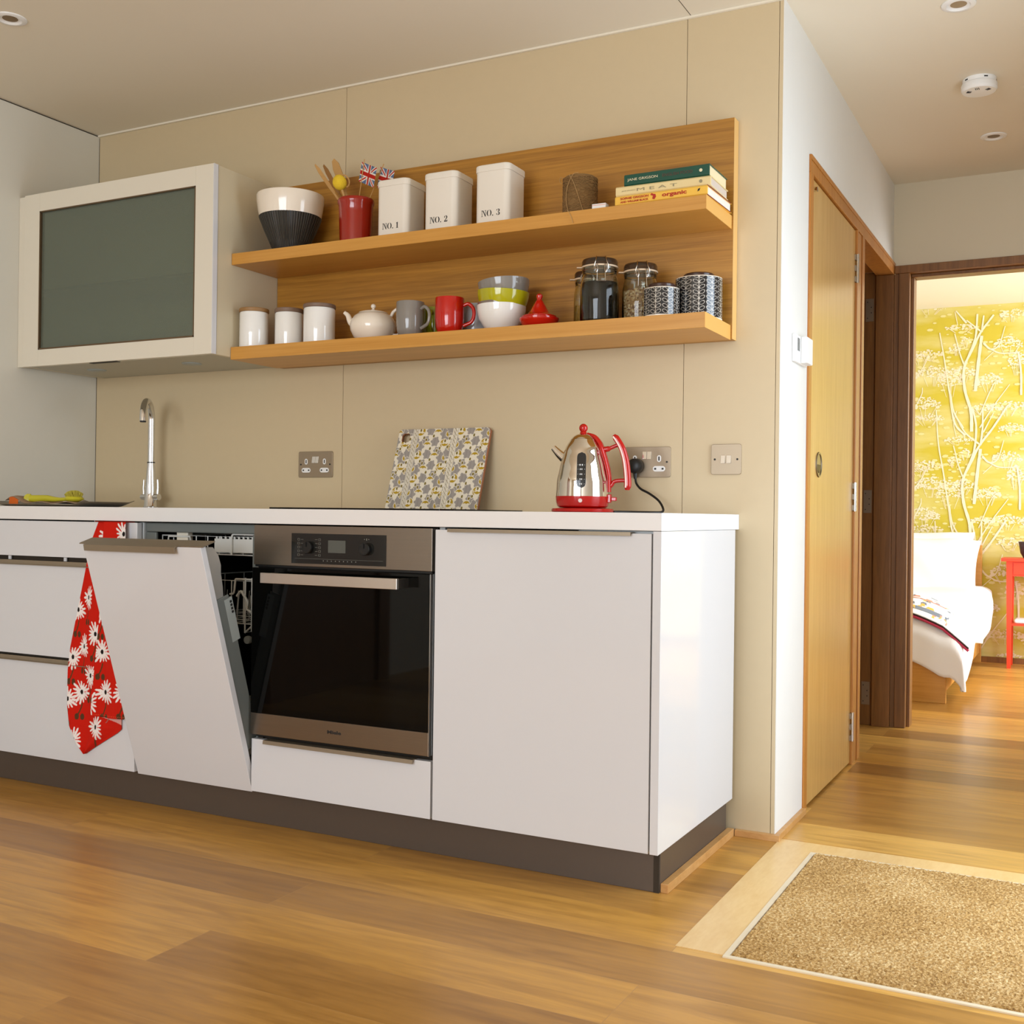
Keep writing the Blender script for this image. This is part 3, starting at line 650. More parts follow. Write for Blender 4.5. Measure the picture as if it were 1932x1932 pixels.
m = M().box(gx0, y0-.0006, gz0, gx0+.005, y1, gz1).box(gx1-.004, y0-.0006, gz0, gx1, y1, gz1).box(gx0, y0-.0006, gz0, gx1, y1, gz0+.005).box(gx0, y0-.0006, gz1-.004, gx1, y1, gz1)
obj('inner_trim', m, mat('bronze_trim', (120, 98, 74), .3, metal=.8), fd)
obj('glass_pane', M().box(gx0+.005, y0+.008, gz0+.005, gx1-.004, y0+.013, gz1-.004), FROST, fd)
obj('door_edge', M().box(cx1, y0, cz0, cx1+.0025, y1, cz1), WHITE, fd)
obj('edge_joint', M().box(cx1-.0005, y1, cz0+.001, cx1+.001, y1+.0025, cz1-.001), INK, wc)
for x in (-1.12, -.66): obj('underside_lamp', M().lathe([(.001, 0), (.03, 0), (.034, .002), (.034, .004)], 32, c=(x, -.2, cz0-.004)), GREYP, ub, smooth=True)
obj('finger_slot', M().box(-.99, -.352, cz0-.0015, -.86, -.333, cz0-.0002), INK, ub)
obj('filler_strip', M().box(XL+.0005, -.362, cz0, cx0-.0012, -.343, cz1-.003), WHITEM, wc, bevel=.0005)

# ------------------------------------------------------------ oak shelving
sh = thing('shelf_unit', 'oak wall unit of two long shelves on a wood back panel', 'shelf')
PY = -.041
obj('back_panel', M().box(-.4195, PY, 1.408, 1.2085, -.001, 2.0345), OAKP, sh, bevel=.001)
obj('edge_strip', M().box(1.2085, PY, 1.408, 1.2095, -.001, 2.0345), mat('pale_oak_edge', (222, 176, 106), .4), sh)
for za, zb in ((1.7185, 1.756), (1.405, 1.4465)):
    s_ = obj('shelf_board', M().box(-.4195, -.275, za, 1.2035, PY-.0005, zb), OAKS, sh, bevel=.0008)
    obj('end_edging', M().box(1.2035, -.275, za, 1.2045, PY-.0005, zb), mat('shelf_end_edging', (224, 170, 90), .4), s_)
ZT, ZL = 1.7562, 1.4467

# ------------------------------------------------------------ things on the top shelf
b = thing('mixing_bowl', 'large bowl, white above and dark ribbed grey below, beside the wall cabinet', 'bowl', (-.268, -.163, ZT))
outer = [(.048, 0), (.052, .002), (.066, .040), (.086, .085), (.1025, .127)]
m = M(); n = 144; vs = []
for j, (r, z) in enumerate(outer):
    for i in range(n): rr = r*(1+.008*(1 if i % 2 else -1)*(j > 1)); vs.append((rr*math.cos(2*math.pi*i/n), rr*math.sin(2*math.pi*i/n), z))
m.add(vs, [(j*n+i, j*n+(i+1) % n, (j+1)*n+(i+1) % n, (j+1)*n+i) for j in range(4) for i in range(n)]+[tuple(range(n-1, -1, -1))])
for i in range(0, n, 3):
    a_ = 2*math.pi*i/n; m.tube([(r*1.012*math.cos(a_), r*1.012*math.sin(a_), z) for r, z in outer[2:]], .0004, 3, mi=1)
obj('ribbed_base', m, [mat('charcoal_glaze', (44, 42, 38), .35), mat('pale_rib_lines', (116, 112, 98), .5)], b)
m = M().lathe([(.1025, .127), (.107, .15), (.1105, .175), (.112, .194), (.1105, .199), (.107, .196), (.104, .17), (.098, .13), (.075, .075), (.04, .03), (0, .025)], 72, cap=False)
obj('white_band', m, CERC, b, smooth=True)
c = thing('utensil_crock', 'red glazed utensil crock on the top shelf', 'crock', (-.002, -.163, ZT))
obj('pot', M().lathe([(.047, 0), (.0505, .002), (.0525, .06), (.0545, .11), (.0555, .136), (.059, .142), (.0595, .152), (.057, .156), (.053, .152), (.050, .12), (.047, .02), (0, .012)], 64), CROCK, c, smooth=True)
def stick(name, tip, base, label, cat, w, mt, blade=None, group=None):
    o = thing(name, label, cat, base, 0, group); v = Vector(tip)-Vector(base); Ln = v.length
    q = v.to_track_quat('Z', 'X'); return o, q.to_matrix().to_4x4(), Ln
def spat(tip, base, label, mt, w=.011, ang=0, nm='wooden_spatula'):
    o, T, Ln = stick(nm, tip, base, label, 'spatula', 0, mt)
    T = T @ Matrix.Rotation(ang, 4, 'Z')
    obj('handle', M().tube([(0, 0, 0), (0, 0, Ln*.55), (0, 0, Ln*.62)], .0045, 8).xf(T), mt, o, smooth=True)
    obj('blade', M().prism([(-.004, Ln*.60), (.004, Ln*.60), (w, Ln*.72), (w, Ln*.93), (w*.3, Ln), (-w*.5, Ln*.985), (-w, Ln*.9), (-w, Ln*.72)], 1, -.002, .002).xf(T), mt, o, bevel=.001)
spat((-.153, -.185, 2.043), (.036, -.150, 1.775), 'pale flat wooden spatula leaning leftmost in the red crock', SPAT, .006, .4)
spat((-.133, -.165, 2.044), (.036, -.165, 1.775), 'darker brown wooden spatula leaning in the red crock', SPATD, .007, .2)
spat((-.112, -.14, 2.066), (.026, -.150, 1.775), 'tallest pale wooden spatula leaning in the red crock', SPAT, .014, .1)
o, T, Ln = stick('pastry_brush', (-.044, -.195, 1.966), (.010, -.155, 1.772), 'round yellow sponge brush standing in the red crock', 'brush', 0, SPAT)
obj('handle', M().tube([(0, 0, 0), (0, 0, Ln*.98)], .004, 8).xf(T), SPAT, o, smooth=True)
m = M().ball((0, 0, Ln), .0225, 32, sz=1.12)
for i, v in enumerate(m.v): k = 1+random.uniform(-.05, .05); m.v[i] = (v[0]*k, v[1]*k, v[2])
obj('sponge_head', m.xf(T), SPONGE, o, smooth=True)
obj('wooden_rim', M().tube([(.016+.015*math.cos(t), 0, Ln+.0+.02*math.sin(t)) for t in np.linspace(-1.6, 1.6, 12)], .0025, 6).xf(T), SPAT, o, smooth=True)
def jack(U, V):
    x = (U-.5)*2; y = (V-.5)*1.2; c = np.tile(np.array(lin((92, 108, 138))), (len(U), 1)); Wc = np.array(lin((226, 218, 206))); Rc = np.array(lin((176, 34, 22)))
    d1_ = np.abs(y-.6*x)/1.166; d2_ = np.abs(y+.6*x)/1.166
    c[(d1_ < .12) | (d2_ < .12)] = Wc; c[(d1_ < .045) | (d2_ < .045)] = Rc
    c[(np.abs(x) < .21) | (np.abs(y) < .21)] = Wc; c[(np.abs(x) < .12) | (np.abs(y) < .12)] = Rc
    return c
FLAGM = vcol('printed_flag_paper', .8, .2)
def flag(c00, c10, c01, top, base, label):
    o = thing('paper_flag', label, 'flag', (0, 0, 0)); P0, P1, P2 = [np.array(p) for p in (c00, c10, c01)]
    o.location = base; B = np.array(base)
    def pos(U, V):
        p = P0+np.outer(U, P1-P0)+np.outer(V, P2-P0)-B; p[:, 1] += .005*np.sin(U*5); return p
    f_ = colgrid('flag', 60, 40, pos, jack, FLAGM, o); dd_ = f_.modifiers.new('s', 'SOLIDIFY'); dd_.thickness = .0004
    obj('stick', M().tube([(0, 0, 0), tuple(np.array(top)-B)], .0016, 6), SPAT, o, smooth=True)
flag((.018, -.178, 1.967), (.079, -.178, 1.938), (.030, -.178, 2.028), (.041, -.18, 2.034), (-.015, -.16, 1.775), 'small union flag on a stick, nearer the yellow sponge')
flag((.071, -.152, 1.948), (.128, -.152, 1.925), (.084, -.152, 2.012), (.095, -.150, 2.020), (-.012, -.17, 1.775), 'small union flag on a stick, partly behind the NO. 1 tin')
# canisters
def glyph(ch):
    E = .001
    if ch == 'N': return [[(0, 0), (.28, 0), (.28, .06), (.17, .06), (.17, .94), (.28, .94), (.28, 1), (0, 1), (0, .94), (.1, .94), (.1, .06), (0, .06)], [(.2, 1), (.36, 1), (.82, 0), (.66, 0)], [(.7, .3), (.78, .15), (.78, .94), (.88, .94), (.88, 1), (.6, 1), (.6, .94), (.7, .94)]]
    if ch == 'O':
        out = []
        for s in (-1, 1):
            o_ = [(.42+s*(.05+.37*math.sin(t)), .5-.5*math.cos(t)) for t in np.linspace(.05, math.pi-.05, 12)]; i_ = [(.42+s*(.05+.17*math.sin(t)), .5-.46*math.cos(t)) for t in np.linspace(math.pi-.1, .1, 12)]
            out.append(o_+i_)
        return out
    if ch == '.': return [[(0, 0), (.18, 0), (.18, .16), (0, .16)]]
    if ch == '1': return [[(.05, 0), (.45, 0), (.45, .06), (.35, .06), (.35, 1), (.27, 1), (.05, .86), (.05, .8), (.15, .83), (.15, .06), (.05, .06)]]
    if ch == '2': return [[(.02, 0), (.6, 0), (.62, .3), (.56, .3), (.5, .17), (.22, .17), (.5, .5), (.62, .7), (.58, .9), (.42, 1), (.3, 1), (.3, .94), (.4, .88), (.42, .72), (.34, .5), (.02, .1)], [(.24, 1), (.1, .92), (.03, .78), (.08, .66), (.2, .68), (.18, .8), (.24, .94)]]
    if ch == '3': return [[(.3, 1), (.45, 1), (.58, .9), (.6, .7), (.5, .55), (.36, .53), (.36, .49), (.54, .45), (.64, .28), (.58, .08), (.42, 0), (.3, 0), (.3, .06), (.38, .1), (.44, .28), (.36, .45), (.26, .49), (.26, .54), (.36, .6), (.42, .76), (.38, .9), (.3, .94)], [(.24, 1), (.08, .9), (.04, .76), (.18, .74), (.2, .9), (.24, .94)], [(.24, 0), (.06, .1), (.02, .26), (.16, .28), (.18, .1), (.24, .06)]]
def canister(x, num, lab):
    s = .114; o = thing('storage_tin', lab, 'canister', (x+s/2, -.158, ZT), 0, 'white numbered tins on the top shelf'); h_ = s/2
    obj('body', M().prism(rrect(-h_, -h_, h_, h_, .018), 2, 0, .168), ENAM, o, smooth=True)
    l_ = M(); k = h_+.0022
    rings = [(k, 0), (k, .016), (k-.001, .019), (k-.005, .0215)]; vs = []
    for kk, z in rings: vs += [(p[0], p[1], .168+z) for p in rrect(-kk, -kk, kk, kk, .019)]
    n = 24; fs = [tuple(range(n-1, -1, -1)), tuple(3*n+i for i in range(n))]+[(j*n+i, j*n+(i+1) % n, (j+1)*n+(i+1) % n, (j+1)*n+i) for j in range(3) for i in range(n)]
    l_.add(vs, fs); obj('lid', l_, ENAM, o, smooth=True)
    m = M(); cx = -h_+.0235; hh = .0185
    for ch, adv in (('N', .0185), ('O', .0185), ('.', .0135), (num, 0)):
        for poly in glyph(ch):
            n = len(poly); m.add([(cx+p[0]*.0195, -h_-.0004, .034+p[1]*hh) for p in poly], [tuple(range(n))])
        cx += adv
    obj('lettering', m, INK, o, weld=False)
canister(.113, '1', 'white square tin lettered NO. 1, standing beside the red utensil crock')
canister(.287, '2', 'white square tin lettered NO. 2, between the two other tins')
canister(.467, '3', 'white square tin lettered NO. 3, nearest the spool of twine')
# twine
t = thing('twine_spool', 'spool of brown garden twine on the top shelf', 'twine', (.79, -.165, ZT))
m = M().lathe([(.012, .001), (.047, .001), (.049, .008), (.050, .06), (.048, .118), (.044, .126), (.014, .127), (.012, .11)], 48)
obj('wound_twine', m, TWINE, t, smooth=True)
m = M(); pts = []
for i in range(60*18):
    a_ = i*2*math.pi/18*1.013; z = .064+.056*math.sin(i/18*2*math.pi/3.3+.2*math.sin(i)); pts.append((.0505*math.cos(a_), .0505*math.sin(a_), z))
m.tube(pts, .0011, 4); obj('outer_winding', m, TWINE, t)
m = M().tube(spline([(.014, -.044, .128), (.0, -.052, .122), (-.016, -.0525, .09), (-.020, -.053, .05), (-.012, -.056, .018), (-.004, -.075, .003), (.012, -.1125, .002), (.022, -.1135, -.012), (.030, -.1135, -.034)], 6), .0009, 5)
m.tube(spline([(-.012, -.0505, .124), (.004, -.0525, .095), (.020, -.050, .05), (.030, -.045, .015)], 5), .0009, 5)
m.tube(spline([(-.040, -.03, .122), (-.048, -.032, .124), (-.052, -.03, .114), (-.046, -.026, .108)], 5), .0009, 5)
obj('loose_strand', m, mat('pale_twine', (176, 140, 90), .8), t)
o = obj('matchbox', M().box(.870, -.262, ZT, .911, -.240, ZT+.0155).box(.870, -.2622, ZT+.011, .911, -.2618, ZT+.0125, 1), [WPLAST, PINKP], bevel=.001); tag(o, 'tiny white and pink box lying between the twine and the books', 'box')
# books
def book(x0, x1, yf, yb, z0, z1, cov, pg, rz, label, rnd=.004):
    o = thing('book', label, 'book', ((x0+x1)/2, yf, z0), rz, 'cookbooks stacked on the top shelf'); w2 = (x1-x0)/2; T = .0022; D = yb-yf; h_ = z1-z0
    obj('cover', M().prism([(D, 0), (.004, 0), (0, .004), (0, h_-.004), (.004, h_), (D, h_), (D, h_-T), (.006, h_-T), (.006, T), (D, T)], 0, -w2, w2), cov, o, bevel=.0004)
    obj('pages', M().box(-w2+.003, .0062, T+.0002, w2-.003, D-.004, h_-T-.0002), pg, o)
    return o, w2, h_
o, w2, h_ = book(.940, 1.205, -.268, -.062, ZT+.0003, 1.7835, BYELL, PAPERW, R(-1.5), 'yellow book at the bottom of the stack of three')
k = -w2; y = -.0005
text('author_lettering', 'SOPHIE GRIGSON', .083, .0062, (k+.016, y, .0155), TRED, o, bold=.03); text('author_lettering', 'AND WILLIAM BLACK', .083, .0058, (k+.016, y, .0065), TRED, o, bold=.03)
text('title_lettering', 'organic', .070, .0135, (k+.138, y, .007), TRED, o, bold=.03)
obj('leaf_mark', M().prism([(k+.11, .008), (k+.116, .006), (k+.121, .013), (k+.119, .02), (k+.113, .021), (k+.108, .024), (k+.104, .019), (k+.112, .016)], 1, y-.0003, y), TRED, o)
obj('imprint_mark', M().prism([(k+.238, .011), (k+.244, .014), (k+.246, .020), (k+.240, .018)], 1, y-.0003, y), INK, o)
for z in (0, h_-.0022): obj('board_edge', M().box(w2-.0005, .0005, z, w2+.0006, .20, z+.0022), BRED, o)
o, w2, h_ = book(.941, 1.211, -.262, -.10, 1.7838, 1.8105, BCREAM, mat('grey_pink_pages', (206, 190, 174), .8), R(.3), 'cream book in the middle of the stack of three')
k = -w2; text('author_lettering', 'JANE GRIGSON', .04, .003, (k+.018, y, .011), TGREY, o); text('title_lettering', 'M E A T', .115, .0075, (k+.062, y, .009), TGREY, o)
m = M().lathe([(.0, 0), (.0045, 0), (.0045, .0003), (0, .0003)], 20, cap=False).xf(Matrix.Translation((k+.243, y, .0135)) @ Matrix.Rotation(R(90), 4, 'X')); obj('imprint_mark', m, TGREY, o)
o, w2, h_ = book(.963, 1.206, -.258, -.098, 1.8108, 1.8435, BGREEN, PAPER, R(-.6), 'dark green book on top of the stack of three')
k = -w2; text('author_lettering', 'JANE GRIGSON', .088, .0088, (k+.010, y, .0115), TCREAM, o); text('title_lettering', 'ENGLISH FOOD', .085, .008, (k+.112, y, .013), TDRED, o)
m = M().lathe([(.0, 0), (.0045, 0), (.0045, .0003), (0, .0003)], 20, cap=False).xf(Matrix.Translation((k+.22, y, .0165)) @ Matrix.Rotation(R(90), 4, 'X')); obj('imprint_mark', m, TCREAM, o)

# ------------------------------------------------------------ things on the lower shelf
def jar(x, y, r, h_, lid, lm, lab):
    o = thing('storage_jar', lab, 'jar', (x, y, ZL), 0, 'white lidded jars on the lower shelf')
    obj('body', M().lathe([(r-.004, 0), (r-.001, .001), (r, .004), (r, h_-.004), (r-.0015, h_), (r-.004, h_), (r-.004, .01), (0, .006)], 56), CERW, o, smooth=True)
    obj('lid', M().lathe([(0, h_+.0005), (r+.0005, h_+.0005), (r+.0015, h_+.002), (r+.0015, h_+lid-.002), (r, h_+lid), (0, h_+lid)], 56, cap=False), lm, o, smooth=True)
jar(-.367, -.222, .0475, .117, .013, CORK, 'leftmost white jar with a light wooden lid')
jar(-.246, -.190, .0462, .112, .014, LIDB, 'short white jar with a dull lid, middle of the three jars')
jar(-.122, -.190, .0512, .118, .013, LIDB, 'widest white jar with a dull lid, right of the three jars')
# teapot
t = thing('teapot', 'cream round teapot between the white jars and the grey mug', 'teapot', (.072, -.165, ZL), R(20))
obj('pot', M().lathe([(.0, .001), (.042, .001), (.047, .003), (.062, .018), (.072, .038), (.0745, .052), (.072, .066), (.062, .083), (.05, .0915), (.045, .0935)], 64, cap=False), CERC, t, smooth=True)
ld = obj('lid', M().lathe([(.0465, .0935), (.046, .0955), (.03, .1015), (.006, .105), (.004, .108), (.004, .111), (.0, .112)], 48, cap=False), CERC, t, smooth=True)
obj('knob', M().ball((0, 0, .1165), .0082, 20), CERC, ld, smooth=True)
obj('spout', M().tube(spline([(-.060, 0, .055), (-.074, 0, .068), (-.083, 0, .088), (-.095, 0, .0985)], 6), list(np.linspace(.013, .0055, 19)), 16), CERC, t, smooth=True)
obj('handle', M().tube(spline([(.058, 0, .084), (.066, 0, .098), (.082, 0, .108), (.099, 0, .10), (.106, 0, .075), (.10, 0, .045), (.082, 0, .025), (.064, 0, .024)], 6), .0052, 12), CERC, t, smooth=True)
def mug(x, y, r, h_, mt, ang, lab, cat='mug'):
    o = thing('mug', lab, cat, (x, y, ZL), R(ang), 'mugs on the lower shelf')
    obj('body', M().lathe([(r*.6, 0), (r*.64, .001), (r*.80, .007), (r*.93, .025), (r*.985, .05), (r, h_-.003), (r-.001, h_), (r-.0035, h_-.001), (r*.93, .05), (r*.7, .014), (0, .008)], 56), mt, o, smooth=True)
    obj('handle', M().tube(spline([(r*.985, 0, h_*.80), (r+.014, 0, h_*.84), (r+.029, 0, h_*.72), (r+.032, 0, h_*.54), (r+.024, 0, h_*.36), (r*.97, 0, h_*.26)], 6), .0046, 12, flat=1.2), mt, o, smooth=True)
mug(.227, -.188, .0445, .113, CERG, -8, 'dark grey mug, right of the teapot')
mug(.369, -.188, .0450, .115, RED, 14, 'glossy red mug in the middle of the lower shelf')
mug(.256, -.088, .0430, .108, LIMED, -70, 'green mug mostly hidden behind the grey and red mugs')
mug(.405, -.090, .0430, .108, CERL, 200, 'light grey mug standing behind the red mug')
def bowl(x, y, z, r, h_, mt, tx, ty, lab):
    o = obj('cereal_bowl', M().lathe([(r*.42, 0), (r*.46, .002), (r*.70, .018), (r*.90, .042), (r*.985, .066), (r, h_), (r-.0025, h_+.0005), (r*.955, .066), (r*.865, .043), (r*.66, .021), (0, .008)], 64), mt, smooth=True)
    o.location = (x, y, z); o.rotation_euler = (R(tx), R(ty), 0); tag(o, lab, 'bowl', 'stack of cereal bowls')
bowl(.536, -.165, ZL, .0745, .082, CERW, 0, 0, 'white bowl at the bottom of the stack of bowls')
bowl(.5365, -.165, ZL+.0085, .0725, .081, BRG, 0, 0, 'brown-grey bowl just above the white bowl in the stack')
bowl(.538, -.165, ZL+.0415, .0785, .082, LIME, 0, 3, 'lime green bowl, second from the top of the stack')
bowl(.549, -.165, ZL+.074, .0780, .080, CERG, 0, -5, 'grey bowl on top of the stack of bowls')
t = thing('tagine', 'small red tagine pot between the bowl stack and the glass jars', 'tagine', (.676, -.192, ZL))
obj('dish', M().lathe([(.036, 0), (.040, .001), (.052, .014), (.0565, .022), (.0585, .026), (.0585, .031), (.055, .033)], 56), RED, t, smooth=True)
ld = obj('lid', M().lathe([(.0, .0335), (.050, .0335), (.051, .037), (.036, .043), (.029, .050), (.020, .066), (.012, .080), (.008, .085), (.0075, .088)], 56, cap=False), RED, t, smooth=True)
obj('knob', M().lathe([(.0, .087), (.0075, .088), (.0095, .094), (.0095, .099), (.006, .103), (0, .104)], 28, cap=False), RED, ld, smooth=True)
def clipjar(x, y, r, H_, fill, fm, lab, ang=-63, chunks=None):
    o = thing('clip_top_jar', lab, 'jar', (x, y, ZL), 0, 'clip-top glass jars'); rn = r*.88; zs = H_-.026
    w_ = .003
    outer = [(r*.8, 0), (r*.95, .003), (r, .010), (r, zs*.66), (r*.97, zs*.75), (rn, zs*.86), (rn, zs-.006), (rn+.002, zs-.003), (rn+.002, zs)]
    inner = [(rn-w_, zs), (rn-w_, zs*.86), (r*.97-w_, zs*.75), (r-w_, zs*.66), (r-w_, .012), (r*.9-w_, .006), (0, .006)]
    obj('glass', M().lathe(outer+inner, 64), GLASS, o, smooth=True)
    rf = r-w_-(.005 if chunks else .0006); f = M().lathe([(0, .0068), (rf*.88, .0068), (rf, .013), (rf, min(fill, zs*.65)), (rf*.96, fill-.002), (rf*.5, fill+.003), (0, fill+.002)], 48, cap=False)
    fo = obj('contents', f, fm, o, smooth=True)
    if chunks:
        k = M(); rnd = random.Random(4)
        for i in range(chunks):
            a_ = rnd.uniform(0, 6.28); rr = rf+.0002 if rnd.random() < .85 else rnd.uniform(0, rf-.004); z = rnd.uniform(.012, fill) if rr > rf-.001 else fill+.001
            s0 = len(k.v); k.ball((0, 0, 0), .0042, 6, sz=.55, mi=rnd.choice((0, 0, 1, 2)))
            k.xf(Matrix.Translation((rr*math.cos(a_), rr*math.sin(a_), z)) @ Matrix.Rotation(rnd.uniform(0, 6), 4, (rnd.random(), rnd.random(), rnd.random()+.1)), s0)
        q = obj('cereal_pieces', k, [mat('muesli_tan', (206, 170, 122), .8), mat('muesli_brown', (138, 92, 52), .8), mat('muesli_pale', (226, 204, 168), .8)], fo, weld=False); q['kind'] = 'stuff'
    obj('seal', M().lathe([(rn-.003, zs+.0004), (rn+.004, zs+.0004), (rn+.0045, zs+.003), (rn+.004, zs+.0048), (rn-.003, zs+.0048)], 48), RUBBER, o, smooth=True)
    obj('lid', M().lathe([(0, zs+.005), (rn+.001, zs+.005), (rn+.003, zs+.007), (rn+.003, zs+.018), (rn, zs+.024), (rn*.8, zs+.026), (0, zs+.026)], 48, cap=False), mat('smoky_lid_glass', (120, 100, 80), .03, trans=.85), o, smooth=True)
    T = Matrix.Rotation(R(ang), 4, 'Z'); q = rn+.005
    m = M()
    m.tube([(rn*math.cos(t)+.001*math.cos(t), (rn+.001)*math.sin(t), zs-.008) for t in np.linspace(0, 6.283, 41)[:-1]], .0011, 5, closed=True)
    for s in (-1, 1):
        m.tube(spline([(q-.002, s*.020, zs-.010), (q+.002, s*.019, zs+.002), (q+.001, s*.015, zs+.014), (q-.010, s*.013, zs+.0275), (q-.024, s*.013, zs+.0285)], 4), .0012, 6)
        m.tube(spline([(q, s*.017, zs+.006), (q+.003, s*.016, zs-.012), (q+.004, s*.013, zs-.020), (q+.003, s*.010, zs-.010), (q, s*.011, zs+.004)], 4), .0012, 6)
    m.tube([(q-.024, -.013, zs+.0285), (q-.024, .013, zs+.0285)], .0012, 6)
    m.tube([(q+.002, -.011, zs-.014), (q+.004, -.012, zs-.045), (q+.004, .012, zs-.045), (q+.002, .011, zs-.014)], .0012, 6)
    obj('wire_clip', m.xf(T), WIREM, o, smooth=True)
    m = M().box(-q-.012, -.006, zs+.001, -q+.004, .006, zs+.004).xf(Matrix.Rotation(R(27), 4, 'Z')); obj('seal_tab', m, RUBBER, o)
clipjar(.779, -.087, .037, .178, .075, PASTA, 'slim clip-top jar half hidden behind the jar of black lentils')
clipjar(.862, -.182, .0555, .187, .121, CAVIAR, 'tallest clip-top glass jar, filled with something black')
clipjar(.970, -.141, .0515, .172, .096, mat('muesli_bed', (168, 126, 80), .9, noise=.4, nscale=140), 'clip-top glass jar of pale cereal behind the small patterned jar', chunks=700)
def leaves(r, H0, H1, P, Q):
    def col(U, V):
        u = U*2*np.pi*r; v = H0+(H1-H0)*V; n = round(2*np.pi*r/P); p = 2*np.pi*r/n
        x = (u % p)-p/2; z = (v-H0) % Q; ax = np.abs(x)
        c = np.tile(np.array(lin((22, 22, 26))), (len(U), 1)); cr_ = np.array(lin((196, 188, 176)))
        dx, dz = ax-p*.235, z-Q*.52; a_ = R(30); lx = dx*math.cos(a_)+dz*math.sin(a_); lz = -dx*math.sin(a_)+dz*math.cos(a_)
        e = np.hypot(lx/(p*.235), lz/(Q*.33)); c[(e < 1) & (e > .80)] = cr_; c[ax < .0006] = cr_
        return c
    return col
LEAFM = vcol('printed_ceramic', .12, .5, .6)
def leafjar(x, y, r, h_, lr, lab, lh):
    o = thing('patterned_canister', lab, 'canister', (x, y, ZL), R(10), 'leaf-patterned canisters')
    def pos(U, V): a_ = U*2*np.pi; return np.stack([r*np.cos(a_), r*np.sin(a_), .007+(h_-.010)*V], 1)
    colgrid('printed_band', 420, int(h_*1000), pos, leaves(r, .007, h_-.003, .033 if r < .06 else .036, .0148), LEAFM, o)
    obj('rim', M().lathe([(r*.9, h_-.003), (r, h_-.003), (r-.0005, h_-.001), (r-.003, h_), (lr, h_), (lr, h_-.003)], 64, cap=False), CERC, o, smooth=True)
    obj('foot', M().lathe([(r*.9, 0), (r*.96, .0005), (r-.0002, .003), (r, .007), (r*.9, .007)], 64), CERC, o, smooth=True)
    obj('lid', M().lathe([(0, h_+.0003), (lr, h_+.0003), (lr+.003, h_+.003), (lr+.003, h_+lh-.003), (lr, h_+lh), (0, h_+lh)], 48, cap=False), DWOOD, o, smooth=True)
leafjar(1.058, -.206, .0490, .083, .034, 'shorter black canister with cream leaf pattern and dark lid', .013)
leafjar(1.1345, -.1155, .0655, .121, .040, 'taller black canister with cream leaf pattern at the shelf end', .013)

# ------------------------------------------------------------ sockets and switch
def plate(name, x0, x1, z0, z1, lab, cat):
    o = thing(name, lab, cat, ((x0+x1)/2, 0, (z0+z1)/2)); a_, b_ = (x1-x0)/2, (z1-z0)/2
    obj('face_plate', M().prism(rrect(-a_, -b_, a_, b_, .006), 1, -.0045, -.0003), STEELP, o, bevel=.0008, smooth=True)
    return o
def outlet(o, x, z):
    m = M().prism(rrect(x-.006, z+.008, x+.006, z+.028, .0059), 1, -.0056, -.0046).prism(rrect(x-.019, z-.020, x+.019, z-.004, .0078), 1, -.0056, -.0046)
    p = obj('socket_insert', m, WPLAST, o)
    m = M().box(x-.002, -.0059, z+.012, x+.002, -.0057, z+.024).box(x-.0145, -.0059, z-.0145, x-.0085, -.0057, z-.0095).box(x+.0085, -.0059, z-.0145, x+.0145, -.0057, z-.0095)
    obj('pin_holes', m, INK, p)
def rocker(o, x, z): obj('rocker_switch', M().prism([(-.0046, z-.0115), (-.0085, z-.0115), (-.0055, z+.0115), (-.0046, z+.0115)], 0, x-.0065, x+.0065), CHROME, o, bevel=.0006)
s1_ = plate('wall_socket', -.346, -.200, 1.024, 1.114, 'double power socket on the wall left of the cutting board', 'socket')
for x in (-.039, .039): outlet(s1_, x, -.008)
for x in (-.007, .007): rocker(s1_, x, .016)
for x in (-.062, .062): obj('screw', M().lathe([(0, 0), (.003, 0), (.003, .001), (0, .001)], 12, cap=False).xf(Matrix.Translation((x, -.0045, 0)) @ Matrix.Rotation(R(90), 4, 'X')), INK, s1_)
s2_ = plate('wall_socket', .872, 1.018, 1.019, 1.109, 'double power socket behind the kettle, its left side in use', 'socket')
for x in (-.038, .038): outlet(s2_, x, -.008)
for x in (-.007, .007): rocker(s2_, x, .020)
obj('screw', M().lathe([(0, 0), (.003, 0), (.003, .001), (0, .001)], 12, cap=False).xf(Matrix.Translation((.062, -.0045, 0)) @ Matrix.Rotation(R(90), 4, 'X')), INK, s2_)
s3_ = plate('light_switch', 1.141, 1.229, 1.026, 1.113, 'square steel double light switch near the wall corner', 'switch')
for x in (-.0085, .0085): rocker(s3_, x, 0)
for x in (-.033, .033): obj('screw', M().lathe([(0, 0), (.003, 0), (.003, .001), (0, .001)], 12, cap=False).xf(Matrix.Translation((x, -.0045, 0)) @ Matrix.Rotation(R(90), 4, 'X')), INK, s3_)

